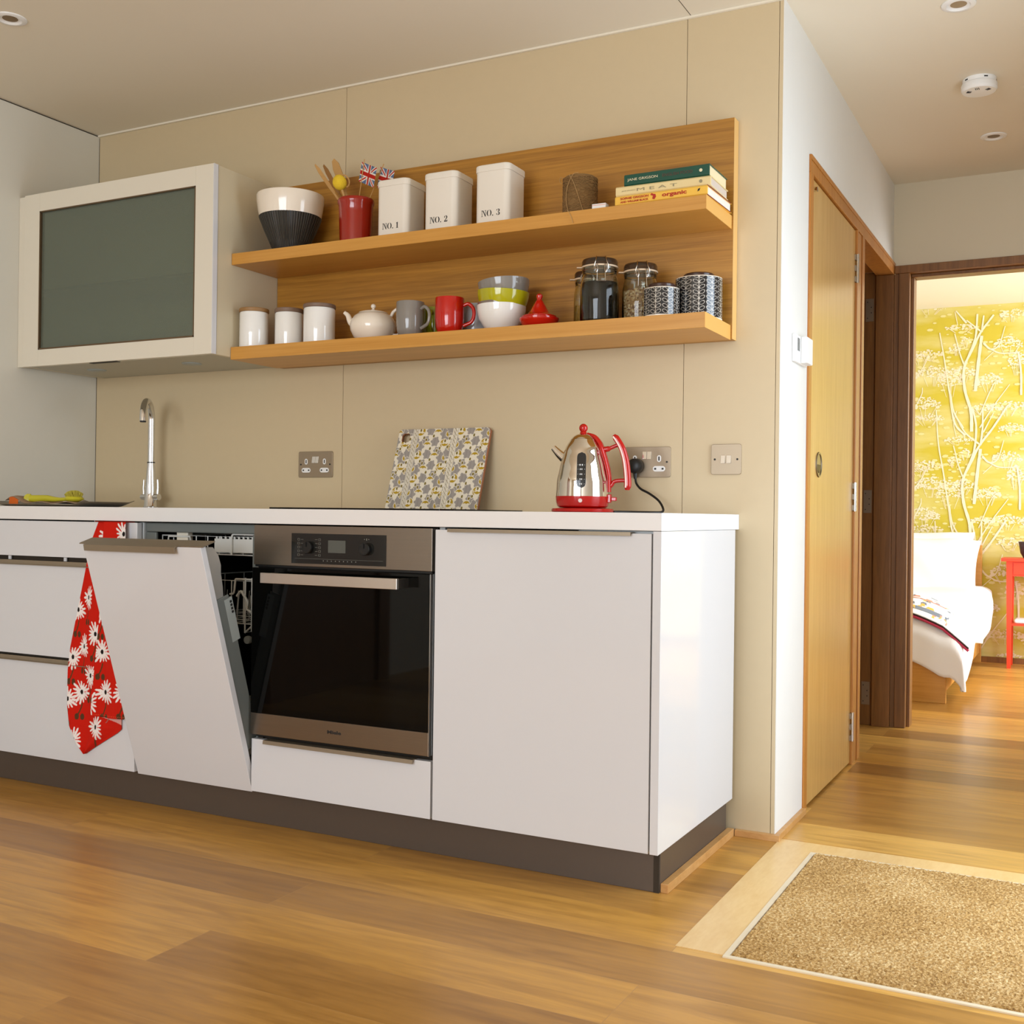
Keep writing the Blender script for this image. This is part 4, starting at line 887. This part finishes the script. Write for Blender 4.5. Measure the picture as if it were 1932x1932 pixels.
# ------------------------------------------------------------ cutting board leaning on the wall
CBW, CBH, LEAN = .342, .278, math.atan2(.085, .265)
def boardcol(U, V):
    x = U*CBW; z = V*CBH; n = len(U); cr_ = np.array(lin((232, 222, 200))); gy = np.array(lin((158, 150, 142))); oc = np.array(lin((178, 144, 10))); ol = np.array(lin((122, 104, 30)))
    c = np.tile(cr_, (n, 1)); PX, PZ = .171, .0815
    for ps in (0, 1, 2):
        for k in range(-1, 4):
            for j in range(-1, 5):
                for (half, mir) in ((0, 1), (1, -1)):
                    ox = .008+k*.150+half*.100; oz = -.035+j*PZ+half*.038
                    X = (x-ox)*mir; Z = z-oz
                    def put(mk, col_): c[mk] = col_
                    if ps == 0:
                        for cx_, cz_, rr in ((.022, .050, .0185), (-.014, .024, .0145), (.060, .030, .0140), (.046, .058, .012), (.0, -.008, .0125)):
                            dx, dz = X-cx_, Z-cz_; r_ = np.hypot(dx, dz*.9); th = np.arctan2(dz, dx)
                            put(r_ < rr*(1+.16*np.cos(6*th))+.0016, cr_); put(r_ < rr*(1+.16*np.cos(6*th)), gy); put((r_ < rr*.95) & (np.abs(np.sin(dx*1400)) < .25), gy*.8)
                    elif ps == 1:
                        for cx_, cz_, r0, a0 in ((.024, .022, .0145, -1.57), (-.008, .052, .0140, 1.57), (.078, .060, .0150, .2), (.048, .004, .0120, 3), (.066, .012, .010, -.3)):
                            dx, dz = X-cx_, Z-cz_; r_ = np.hypot(dx, dz); th = np.arctan2(dz, dx); df = np.abs((th-a0+np.pi) % (2*np.pi)-np.pi)
                            wd = .0105*(1-df/1.35)
                            put((df < 1.4) & (r_ < r0+.0022) & (r_ > r0-wd-.0022), cr_); put((df < 1.25) & (r_ < r0) & (r_ > r0-wd), oc)
                    else:
                        for cx_, cz_ in ((.040, .034), (-.002, .074), (.008, .0), (.064, .048), (-.022, .043), (.024, .026)):
                            q_ = np.hypot((X-cx_)/.0034, (Z-cz_)/.0052); put(q_ < 1.45, cr_); put(q_ < 1, ol)
    for k in range(-1, 3):
        sx = ((x-.066-k*.150+(z-.1)*.0)); mk = np.abs(sx) < .010
        c[mk] = cr_; c[mk & (np.abs(np.sin(sx*700)) < .35)] = gy*.9; c[mk & (np.abs(np.sin(z*230+sx*300)) < .25) & (np.abs(sx) < .006)] = ol
    return c
def cbmask(u, v):
    x = u*CBW; z = v*CBH; k = np.ones(len(u), bool)
    for cx_, cz_, sx, sz in ((.014, CBH-.014, -1, 1), (CBW-.014, CBH-.014, 1, 1)):
        k &= ~(((x-cx_)*sx > 0) & ((z-cz_)*sz > 0) & (np.hypot(x-cx_, z-cz_) > .014))
    hx, hz_ = np.abs(x-.030)-.008, np.abs(z-(CBH-.030))-.008
    k &= ~((np.hypot(np.maximum(hx, 0), np.maximum(hz_, 0)) < .007))
    return k
cb = thing('cutting_board', 'grey and ochre floral cutting board leaning against the wall', 'cutting board', (.085, -.1, .9125))
cb.rotation_euler = (-LEAN, 0, 0)
def cpos(yy): return lambda U, V: np.stack([U*CBW, np.full(len(U), yy), V*CBH], 1)
face = colgrid('printed_face', 280, 230, cpos(-.0068), boardcol, vcol('printed_melamine', .3), cb, mask=cbmask, smooth=False)
core = colgrid('board', 140, 115, cpos(0), lambda U, V: np.zeros((len(U), 3)), mat('board_edge_brown', (150, 92, 54), .5), cb, mask=cbmask, smooth=False)
d_ = core.modifiers.new('s', 'SOLIDIFY'); d_.thickness = .012; d_.offset = 0

# ------------------------------------------------------------ hob
hb_ = obj('hob', M().box(.0, -.575, .9120, .575, -.085, .9165), BLACKG, bevel=.001); tag(hb_, 'thin black glass hob set on the worktop above the oven', 'hob')

# ------------------------------------------------------------ kettle
KX, KY, KA = .836, -.225, R(8)
kt = thing('kettle', 'polished steel electric kettle with red base, handle and knob', 'kettle', (KX, KY, .912), KA)
def rk(z): return float(np.interp(z, [.012, .018, .044, .091, .137, .184, .207, .221], [.066, .0725, .0765, .0738, .0640, .0500, .0355, .0195]))
obj('power_base', M().lathe([(.080, 0), (.0875, .002), (.0885, .006), (.0865, .011), (.070, .0125), (0, .0125)], 64), REDP, kt, smooth=True)
obj('red_band', M().lathe([(.050, .0128), (.066, .0135), (.072, .018), (.0755, .030), (.0768, .0455), (.070, .0455)], 72), REDP, kt, smooth=True)
zs = np.linspace(.0456, .2075, 30); bp_ = spline([(rk(z), 0, z) for z in (.0456, .07, .091, .115, .137, .162, .184, .2065)], 6)
obj('steel_body', M().lathe([(p.x, p.z) for p in bp_], 96), MIRROR, kt, smooth=True)
ld = obj('lid', M().lathe([(.0352, .207), (.031, .2125), (.024, .2185), (.014, .2225), (0, .2235)], 64, cap=False), MIRROR, kt, smooth=True)
kb = obj('knob', M().lathe([(.0125, .222), (.0095, .2255), (.0085, .229)], 28), REDP, ld, smooth=True)
obj('knob_ball', M().ball((0, 0, .239), .0125, 28), REDP, kb, smooth=True)
# red spine down the handle side and the outer grip
pts = spline([(.012, 0, .2235), (.033, 0, .2145), (.047, 0, .199), (rk(.184)+.004, 0, .184), (rk(.137)+.005, 0, .137), (rk(.1)+.005, 0, .10), (.077, 0, .075), (.0775, 0, .058)], 6)
m = M().tube(pts, list(np.interp(range(len(pts)), [0, 6, 20, len(pts)-1], [.006, .011, .014, .010])), 16, flat=.55)
sp_ = obj('handle_spine', m, REDP, kt, smooth=True)
grip = spline([(.0885, 0, .218), (.100, 0, .203), (.113, 0, .180), (.1225, 0, .150), (.1275, 0, .118), (.1300, 0, .085), (.129, 0, .064)], 6)
m = M().tube(grip, list(np.interp(range(len(grip)), [0, 3, len(grip)-4, len(grip)-1], [.004, .0075, .0085, .005])), 16, flat=1.25)
gr_ = obj('grip', m, REDP, kt, smooth=True)
m = M().tube(spline([(.056, 0, .178), (.074, 0, .180), (.100, 0, .190), (.108, 0, .188)], 5), [.008]*6+[.0055]*10, 12)
obj('grip_strut', m, REDP, gr_, smooth=True)
m = M().tube(spline([(.0775, 0, .072), (.084, 0, .078), (.092, 0, .088), (.112, 0, .091), (.127, 0, .090)], 5), .0058, 12)
obj('grip_strut', m, REDP, gr_, smooth=True)
m = M().tube([(p.x-.0035, -.0098, p.z) for p in grip[2:-2]], .0022, 8); obj('grip_inlay', m, mat('pale_inlay', (240, 214, 200), .3), gr_, smooth=True)
obj('switch_lever', M().box(.068, -.008, .028, .084, .008, .052).box(.084, -.006, .033, .099, .006, .044), REDP, kt, bevel=.002)
obj('spout', M().tube(spline([(-.050, 0, .150), (-.070, 0, .166), (-.088, 0, .184)], 5), list(np.linspace(.016, .009, 11)), 16), MIRROR, kt, smooth=True)
# water gauge
ga = R(-78); m = M()
def gpt(s, z, off): 
    r_ = rk(z)+off; a_ = ga+s/r_; return (r_*math.cos(a_), r_*math.sin(a_), z)
outl = rrect(-.0128, .0676, .0128, .168, .0125, 6)
def pill(sc_, off):
    pts_ = [((x)*sc_, .1178+(z-.1178)*(sc_*.04+.96)) for x, z in outl]; n_ = len(pts_); mm = M()
    vs = [gpt(s, z, off) for s, z in pts_]; half = n_//2; fs = []
    k_ = len(vs)
    # strips across the pill
    left = sorted([p for p in pts_ if p[0] < 0], key=lambda p: p[1]); zz = np.linspace(min(p[1] for p in pts_), max(p[1] for p in pts_), 26)
    def hw(z):
        r_ = .0125*sc_; lo, hi = zz[0], zz[-1]; d_ = min(z-lo, hi-z); return .0128*sc_ if d_ > r_ else math.sqrt(max(1e-9, r_*r_-(r_-d_)**2))
    vv = []
    for z in zz: 
        for t_ in (-1, -.5, 0, .5, 1): vv.append(gpt(hw(z)*t_, z, off))
    mm.add(vv, [(5*i+j, 5*i+j+1, 5*i+j+6, 5*i+j+5) for i in range(25) for j in range(4)]); return mm
gf = obj('gauge_frame', pill(1.12, .0008), CHROME, kt, smooth=True)
gw = obj('gauge_window', pill(1.0, .0016), mat('smoked_gauge', (44, 42, 40), .15), kt, smooth=True)
m = M()
for z, wd in ((.132, .007), (.120, .005), (.106, .005), (.092, .005), (.079, .005)):
    for s0 in (-1, 1):
        for q_ in (0, 1):
            s = s0*wd*.45+q_*.0012-.0006; pz = [gpt(s-wd*.2, z-.002, .0022), gpt(s+wd*.2, z-.002, .0022), gpt(s+wd*.2, z+.002, .0022), gpt(s-wd*.2, z+.002, .0022)]
            if q_ == 0: m.add(pz, [(0, 1, 2, 3)])
        pz = [gpt(s0*.009-.0008, z-.0004, .0022), gpt(s0*.009+.0008, z-.0004, .0022), gpt(s0*.009+.0008, z+.0004, .0022), gpt(s0*.009-.0008, z+.0004, .0022)]; m.add(pz, [(0, 1, 2, 3)])
obj('gauge_marks', m, WPLAST, gw)
m = M().lathe([(0, .0005), (.0055, .0005), (.0055, 0)], 24, cap=False).xf(Matrix.Translation((.0766*math.cos(ga-.02), .0766*math.sin(ga-.02), .033)) @ Matrix.Rotation(ga, 4, 'Z') @ Matrix.Rotation(R(90), 4, 'Y'))
obj('round_badge', m, mat('badge_silver', (222, 200, 190), .3), kt)
# plug and flex
pg = thing('power_plug', 'black round plug in the socket with its cable to the kettle', 'plug', (.915, -.006, 1.052))
obj('plug_body', M().lathe([(0, .002), (.020, .002), (.0225, .006), (.0225, .022), (.0205, .030), (.014, .033), (0, .0335)], 40, cap=False).xf(Matrix.Rotation(R(90), 4, 'X')), BLACK, pg, smooth=True)
obj('strain_relief', M().tube([(.0, -.016, -.018), (.001, -.017, -.038)], [.007, .0045], 12), BLACK, pg, smooth=True)
obj('cable', M().tube(spline([(.001, -.017, -.034), (.006, -.02, -.052), (.022, -.026, -.068), (.052, -.034, -.082), (.084, -.045, -.102), (.103, -.058, -.124), (.106, -.075, -.1355), (.085, -.10, -.137), (.03, -.14, -.137), (-.0, -.18, -.137)], 8), .0034, 10), CABLE, pg, smooth=True)

# ------------------------------------------------------------ tap
tp = thing('kitchen_tap', 'chrome swan-neck kitchen tap on the worktop', 'tap', (-.962, -.085, .912))
obj('base_column', M().lathe([(.026, 0), (.0265, .004), (.0235, .008), (.0205, .06), (.0165, .12), (.0135, .165)], 40), CHROME, tp, smooth=True)
obj('collar', M().lathe([(.0138, .165), (.0142, .167), (.0138, .169)], 32), INK, tp)
dx, dy = .58, -.81
arc = [(0, 0, .168), (0, 0, .29), (0, 0, .322)]+[(dx*.085*(1-math.cos(t)), dy*.085*(1-math.cos(t)), .322+.062*math.sin(t)) for t in np.linspace(.25, math.pi, 12)]+[(dx*.171, dy*.171, .315), (dx*.172, dy*.172, .306)]
sp2 = obj('spout', M().tube(spline(arc, 3), .0122, 24), CHROME, tp, smooth=True)
obj('outlet', M().tube([(dx*.172, dy*.172, .307), (dx*.172, dy*.172, .302)], .0105, 20), INK, sp2)
for s in (-1, 1):
    v = obj('valve', M().tube([(s*.018, 0, .040), (s*.042, 0, .040)], .0115, 20), CHROME, tp, smooth=True)
    obj('lever', M().tube([(s*.034, 0, .048), (s*.036, 0, .075), (s*.034, 0, .104)], [.0042, .0036, .0026], 12), CHROME, v, smooth=True)

# ------------------------------------------------------------ draining tray with cloth and brush
tr = thing('draining_tray', 'shallow metal tray at the left end of the worktop', 'tray', (-1.06, -.40, .912))
m = M(); nx_, ny_ = 24, 10; vs = []
for j in range(ny_+1):
    for i in range(nx_+1):
        u_, v_ = i/nx_*2-1, j/ny_*2-1; vs.append((u_*.23, v_*.11, .001+.016*max(0, abs(u_)-.8)/.2*1+.006*max(0, abs(v_)-.8)/.2))
m.add(vs, [(j*(nx_+1)+i, j*(nx_+1)+i+1, (j+1)*(nx_+1)+i+1, (j+1)*(nx_+1)+i) for j in range(ny_) for i in range(nx_)])
obj('pan', m, mat('dull_metal', (128, 116, 98), .35, metal=.6), tr, smooth=True, solid=.0015)
m = M(); vs = []; nx_, ny_ = 40, 8
for j in range(ny_+1):
    for i in range(nx_+1):
        u_, v_ = i/nx_, j/ny_; x = -1.235+.36*u_; h0 = .014+.020*math.exp(-((u_-.10)/.10)**2)+.003*math.sin(u_*17+v_*5)
        vs.append((x, -.49+.17*v_, .912+h0*(1 if v_ > .05 else .9)))
m.add(vs, [(j*(nx_+1)+i, j*(nx_+1)+i+1, (j+1)*(nx_+1)+i+1, (j+1)*(nx_+1)+i) for j in range(ny_) for i in range(nx_)])
cl = thing('dishcloth', 'tan striped dishcloth with an orange underside spread over the tray', 'dishcloth')
obj('cloth', m, CLOTH, cl, smooth=True, solid=.002)
m = M(); vs = []
for i in range(13):
    u_ = i/12; x = -1.212+.045*u_; top = .014+.018*math.exp(-(((x+1.235)/.36-.10)/.10)**2); vs += [(x, -.492, .912+top), (x+.004, -.497, .9145)]
m.add(vs, [(2*i, 2*i+1, 2*i+3, 2*i+2) for i in range(12)]); obj('orange_fold', m, ORANGE, cl, solid=.001)
br = thing('washing_up_brush', 'yellow washing-up brush lying on the striped dishcloth', 'brush', (-1.05, -.44, .933))
hp = spline([(-.108, -.01, .006), (-.075, 0, .006), (-.04, 0, .007), (-.0, 0, .004), (.04, 0, .004), (.075, 0, .006)], 6)
obj('handle', M().tube(hp, list(np.interp(range(len(hp)), [0, 6, 14, 22, 30], [.012, .013, .011, .0065, .007])), 14), BRUSHY, br, smooth=True)
m = M().lathe([(0, -.006), (.014, -.005), (.0165, 0), (.014, .005), (0, .006)], 10, cap=False).xf(Matrix.Translation((-.116, -.012, .007)) @ Matrix.Rotation(R(80), 4, 'X') @ Matrix.Rotation(R(30), 4, 'Y')); obj('end_cap', m, BRUSHY, br)
hd_ = obj('head', M().ball((.095, 0, .006), .032, 24, sz=.38), BRUSHY, br, smooth=True)
m = M(); rnd = random.Random(9)
for i in range(240):
    a_ = rnd.uniform(0, 6.28); q_ = rnd.uniform(0, 1)**.5; x, y = .095+.026*q_*math.cos(a_), .022*q_*math.sin(a_); m.tube([(x, y, .008), (x+(x-.095)*.3, y*1.3, .014+.021*math.sqrt(max(.05, 1-(q_*.95)**2)))], .0013, 4)
q = obj('bristles', m, BRIST, hd_, weld=False); q['kind'] = 'stuff'

# ------------------------------------------------------------ thermostat
th = thing('thermostat', 'white thermostat on the wall beside the oak hall door', 'thermostat', (XC, .21, 1.40))
obj('back_plate', M().box(.0005, -.08, -.040, .010, .075, .041), WPLAST, th, bevel=.002)
obj('control_box', M().box(.0102, -.012, -.038, .030, .06, .040), WPLAST, th, bevel=.003)
obj('display', M().box(.0101, -.050, -.005, .0112, -.026, .032), LCD, th)

# ------------------------------------------------------------ ceiling fittings
def downlight(x, y, lab, tilt=0):
    o = thing('downlight', lab, 'ceiling light', (x, y, H), 0, 'recessed ceiling downlights')
    obj('trim_ring', M().lathe([(.047, -.0002), (.0465, -.003), (.042, -.005), (.033, -.0055), (.030, -.003)], 48, cap=False), WPLAST, o, smooth=True)
    obj('inner_ring', M().lathe([(.0305, -.0035), (.027, -.001), (.024, -.0015), (.022, -.0008)], 40, cap=False), WPLAST, o, smooth=True)
    obj('lamp', M().lathe([(0, -.0006), (.0225, -.0006), (.0225, -.0009), (0, -.0012)], 32, cap=False), mat('unlit_lamp', (120, 92, 50), .2, metal=.5), o, smooth=True)
downlight(-.760, -.869, 'recessed downlight at the far left of the kitchen ceiling')
downlight(1.767, .254, 'recessed downlight in front of the smoke alarm')
downlight(1.771, 1.475, 'recessed downlight nearest the bedroom doorway')
sm = thing('smoke_alarm', 'round white smoke alarm on the hall ceiling', 'smoke alarm', (1.771, .862, H))
obj('base', M().lathe([(.052, -.0003), (.052, -.014), (.050, -.016)], 48), WPLAST, sm, smooth=True)
m = M().lathe([(.0545, -.0165), (.056, -.020), (.056, -.034), (.051, -.041), (.03, -.0425), (0, -.043)], 56, cap=False).lathe([(0, -.0165), (.0545, -.0165)], 56, cap=False)
obj('cover', m, WPLAST, sm, smooth=True)
m = M()
for a_ in (205, 265, 330):
    for k_ in (-1, 0, 1):
        q0 = len(m.v); m.box(.026, k_*.005-.0009, -.0434, .040, k_*.005+.0009, -.0415); m.xf(Matrix.Rotation(R(a_), 4, 'Z'), q0)
obj('sounder_slots', m, INK, sm)
m = M()
for a_ in range(0, 360, 72): q0 = len(m.v); m.box(.0515, -.006, -.010, .0525, .006, -.006); m.xf(Matrix.Rotation(R(a_+10), 4, 'Z'), q0)
obj('base_slots', m, INK, sm)

# ------------------------------------------------------------ bedroom
bd = thing('bed', 'double bed with an oak base and headboard in the bedroom', 'bed', (0, 0, 0))
obj('foot_board', M().box(.02, 2.73, 0, 1.488, 2.76, .275), OAKS, bd, bevel=.002)
obj('side_rail', M().box(1.458, 2.76, .06, 1.488, 4.56, .275), OAKS, bd, bevel=.002)
obj('headboard', M().box(.02, 4.56, 0, 1.498, 4.6, .745), OAKS, bd, bevel=.002)
obj('mattress', M().box(.04, 2.80, .2, 1.45, 4.55, .39), BED, bd, bevel=.04)
# duvet: a draped sheet over the mattress with wavy hanging edges
nu, nv = 90, 110; vs = []
for j in range(nv+1):
    for i in range(nu+1):
        u_, v_ = i/nu, j/nv
        s = u_*1.98; t_ = v_*2.02         # s across (0 = left top .. 1.45 then hangs), t from foot hang to head
        # foot hang 0..0.22
        zt = .415+.075*min(1, max(0, (t_-.22)/1.0))+.008*math.sin(s*9+t_*5)
        hx = max(0, s-1.44); hy_ = max(0, .26-t_)
        x = .03+min(s, 1.44); y = 2.76+max(0, t_-.26)
        rr_ = .06
        z = zt
        if hx > 0:
            k_ = min(1, hx/.12); x += .085*math.sin(k_*1.57)+.012*math.sin(t_*11+1)*min(1, hx/.2)+.02*min(1, hx/.3)-.05*max(0, hx-.2); z -= max(0, hx-.04)*(.50+.10*math.sin(t_*5+.6)+.35*max(0, 1-t_/.6))
        if hy_ > 0:
            k_ = min(1, hy_/.1); y -= .05*math.sin(k_*1.57)+.012*math.sin(s*13)*k_; z -= hy_*.78
        z -= .9*max(0, min(s, 1.44)-1.28)**1.3*max(0, 1-t_/1.3)
        z = max(z, .075 if (hx > 0 and hy_ > 0) else .09)
        vs.append((x, y, z))
m = M().add(vs, [(j*(nu+1)+i, j*(nu+1)+i+1, (j+1)*(nu+1)+i+1, (j+1)*(nu+1)+i) for j in range(nv) for i in range(nu)])
o = obj('duvet', m, BED, smooth=True, weld=False, solid=.012, ang=80); tag(o, 'white duvet spread over the bed and hanging down its side', 'duvet')
def pillow(x, y, z, tilt, lab, w_=.70, h_=.46, rz=0):
    n_ = 26; vs = []; 
    for s in (1, -1):
        for j in range(n_+1):
            for i in range(n_+1):
                u_, v_ = i/n_*2-1, j/n_*2-1; e = (1-abs(u_)**3)*(1-abs(v_)**3); pin = 1-.06*(1-abs(u_))*abs(v_)**2
                vs.append((u_*w_/2*(1-.05*(1-v_*v_)), v_*h_/2*(1-.05*(1-u_*u_)), s*(.085*max(0, e)**.45)+.006*math.sin(u_*7+v_*4)))
    N = (n_+1)**2; fs = []
    for s in (0, 1):
        for j in range(n_):
            for i in range(n_): a_ = s*N+j*(n_+1)+i; fs.append((a_, a_+1, a_+n_+2, a_+n_+1))
    o = obj('pillow', M().add(vs, fs), BED, smooth=True, ang=80); o.location = (x, y, z); o.rotation_euler = (tilt, 0, rz); tag(o, lab, 'pillow', 'white pillows on the bed')
pillow(1.10, 4.43, .625, R(68), 'white pillow standing back against the headboard', .72, .44)
pillow(1.14, 4.22, .60, R(52), 'front white pillow leaning on the pillow behind it', .74, .46)
# folded patterned blanket across the bed foot
bl = thing('blanket', 'folded white blanket with coloured print across the foot of the bed', 'blanket')
def bpt(s, t_, off=0):
    zt = .455+.006*math.sin(s*8+t_*5)+.03*t_; x = .03+s; z = zt+off
    z -= .9*max(0, s-1.28)**1.3*.72+max(0, s-1.44)*.35
    return (x, 2.735+t_*.40, z+.004-(.03*(1-t_)**3))
m = M(); nu, nv = 60, 14; vs = [bpt(1.56*i/nu, j/nv, .014) for j in range(nv+1) for i in range(nu+1)]
m.add(vs, [(j*(nu+1)+i, j*(nu+1)+i+1, (j+1)*(nu+1)+i+1, (j+1)*(nu+1)+i) for j in range(nv) for i in range(nu)])
bk = obj('woven_top', m, BED, bl, smooth=True, solid=.012, weld=False)
m = M(); rnd = random.Random(12)
for k_ in range(130):
    s, t_ = rnd.uniform(.7, 1.53), rnd.uniform(.08, .95); a_, b_ = rnd.uniform(.005, .022), rnd.uniform(.012, .05); 
    m.add([bpt(s-a_, t_-b_, .0215), bpt(s+a_, t_-b_, .0215), bpt(s+a_*.6, t_+b_, .0215), bpt(s-a_*.6, t_+b_, .0215)], [(0, 1, 2, 3)], rnd.choice((0, 0, 1, 2)))
m.add([bpt(s, t_, .022) for s in np.linspace(.4, 1.5, 30) for t_ in (.60, .64)], [(2*i, 2*i+1, 2*i+3, 2*i+2) for i in range(29)], 1)
m.add([bpt(s, t_, .022) for s in np.linspace(.4, 1.45, 30) for t_ in (.16, .28)], [(2*i, 2*i+1, 2*i+3, 2*i+2) for i in range(29)], 0)
obj('print', m, [BLUEP, PINKP, mat('ochre_print', (228, 180, 80), .9)], bk, weld=False)
m = M().tube([(bpt(s, 0, .004)[0], bpt(s, 0, 0)[1]-.004, bpt(s, 0, .004)[2]) for s in np.linspace(0, 1.56, 40)], .007, 8); obj('pink_hem', m, MAGE, bl, smooth=True)
m = M().tube([(bpt(s, 0, .012)[0], bpt(s, 0, 0)[1]-.006, bpt(s, 0, .015)[2]) for s in np.linspace(0, 1.56, 40)], .004, 8); obj('dark_hem', m, DKED, bl, smooth=True)
# red bedside table
tb_ = thing('side_table', 'orange-red side table against the yellow wallpaper', 'table', (0, 0, 0))
x0, x1, y0_, y1_ = 1.655, 2.10, 4.33, 4.56
obj('table_top', M().box(x0-.028, y0_-.02, .655, x1+.028, y1_+.02, .675), TABLER, tb_, bevel=.002)
for x in (x0, x1-.035):
    for y in (y0_, y1_-.035):
        obj('leg', M().add([(x+.008, y+.008, 0), (x+.029, y+.008, 0), (x+.029, y+.029, 0), (x+.008, y+.029, 0), (x, y, .655), (x+.035, y, .655), (x+.035, y+.035, .655), (x, y+.035, .655)], [(0, 3, 2, 1), (4, 5, 6, 7), (0, 1, 5, 4), (1, 2, 6, 5), (2, 3, 7, 6), (3, 0, 4, 7)]), TABLER, tb_)
obj('apron', M().box(x0+.033, y0_+.006, .565, x1-.033, y1_-.006, .655), TABLER, tb_)
obj('drawer_front', M().box(x0+.04, y0_+.001, .575, x1-.04, y0_+.006, .648), TABLER, tb_, bevel=.001)
obj('lower_shelf', M().box(x0+.02, y0_+.015, .262, x1-.02, y1_-.01, .275), TABLER, tb_)
o = obj('plant_pot', M().lathe([(.045, 0), (.062, .03), (.073, .095), (.076, .10), (.070, .10), (.06, .03), (0, .01)], 32), POT, smooth=True); o.location = (1.79, 4.42, .6755); tag(o, 'dark tapering bowl standing on the orange-red side table', 'bowl')
o = obj('folded_towel', M().box(1.70, 4.36, .2755, 1.98, 4.52, .30), BED, bevel=.01); tag(o, 'folded white linen on the lower shelf of the side table', 'linen')
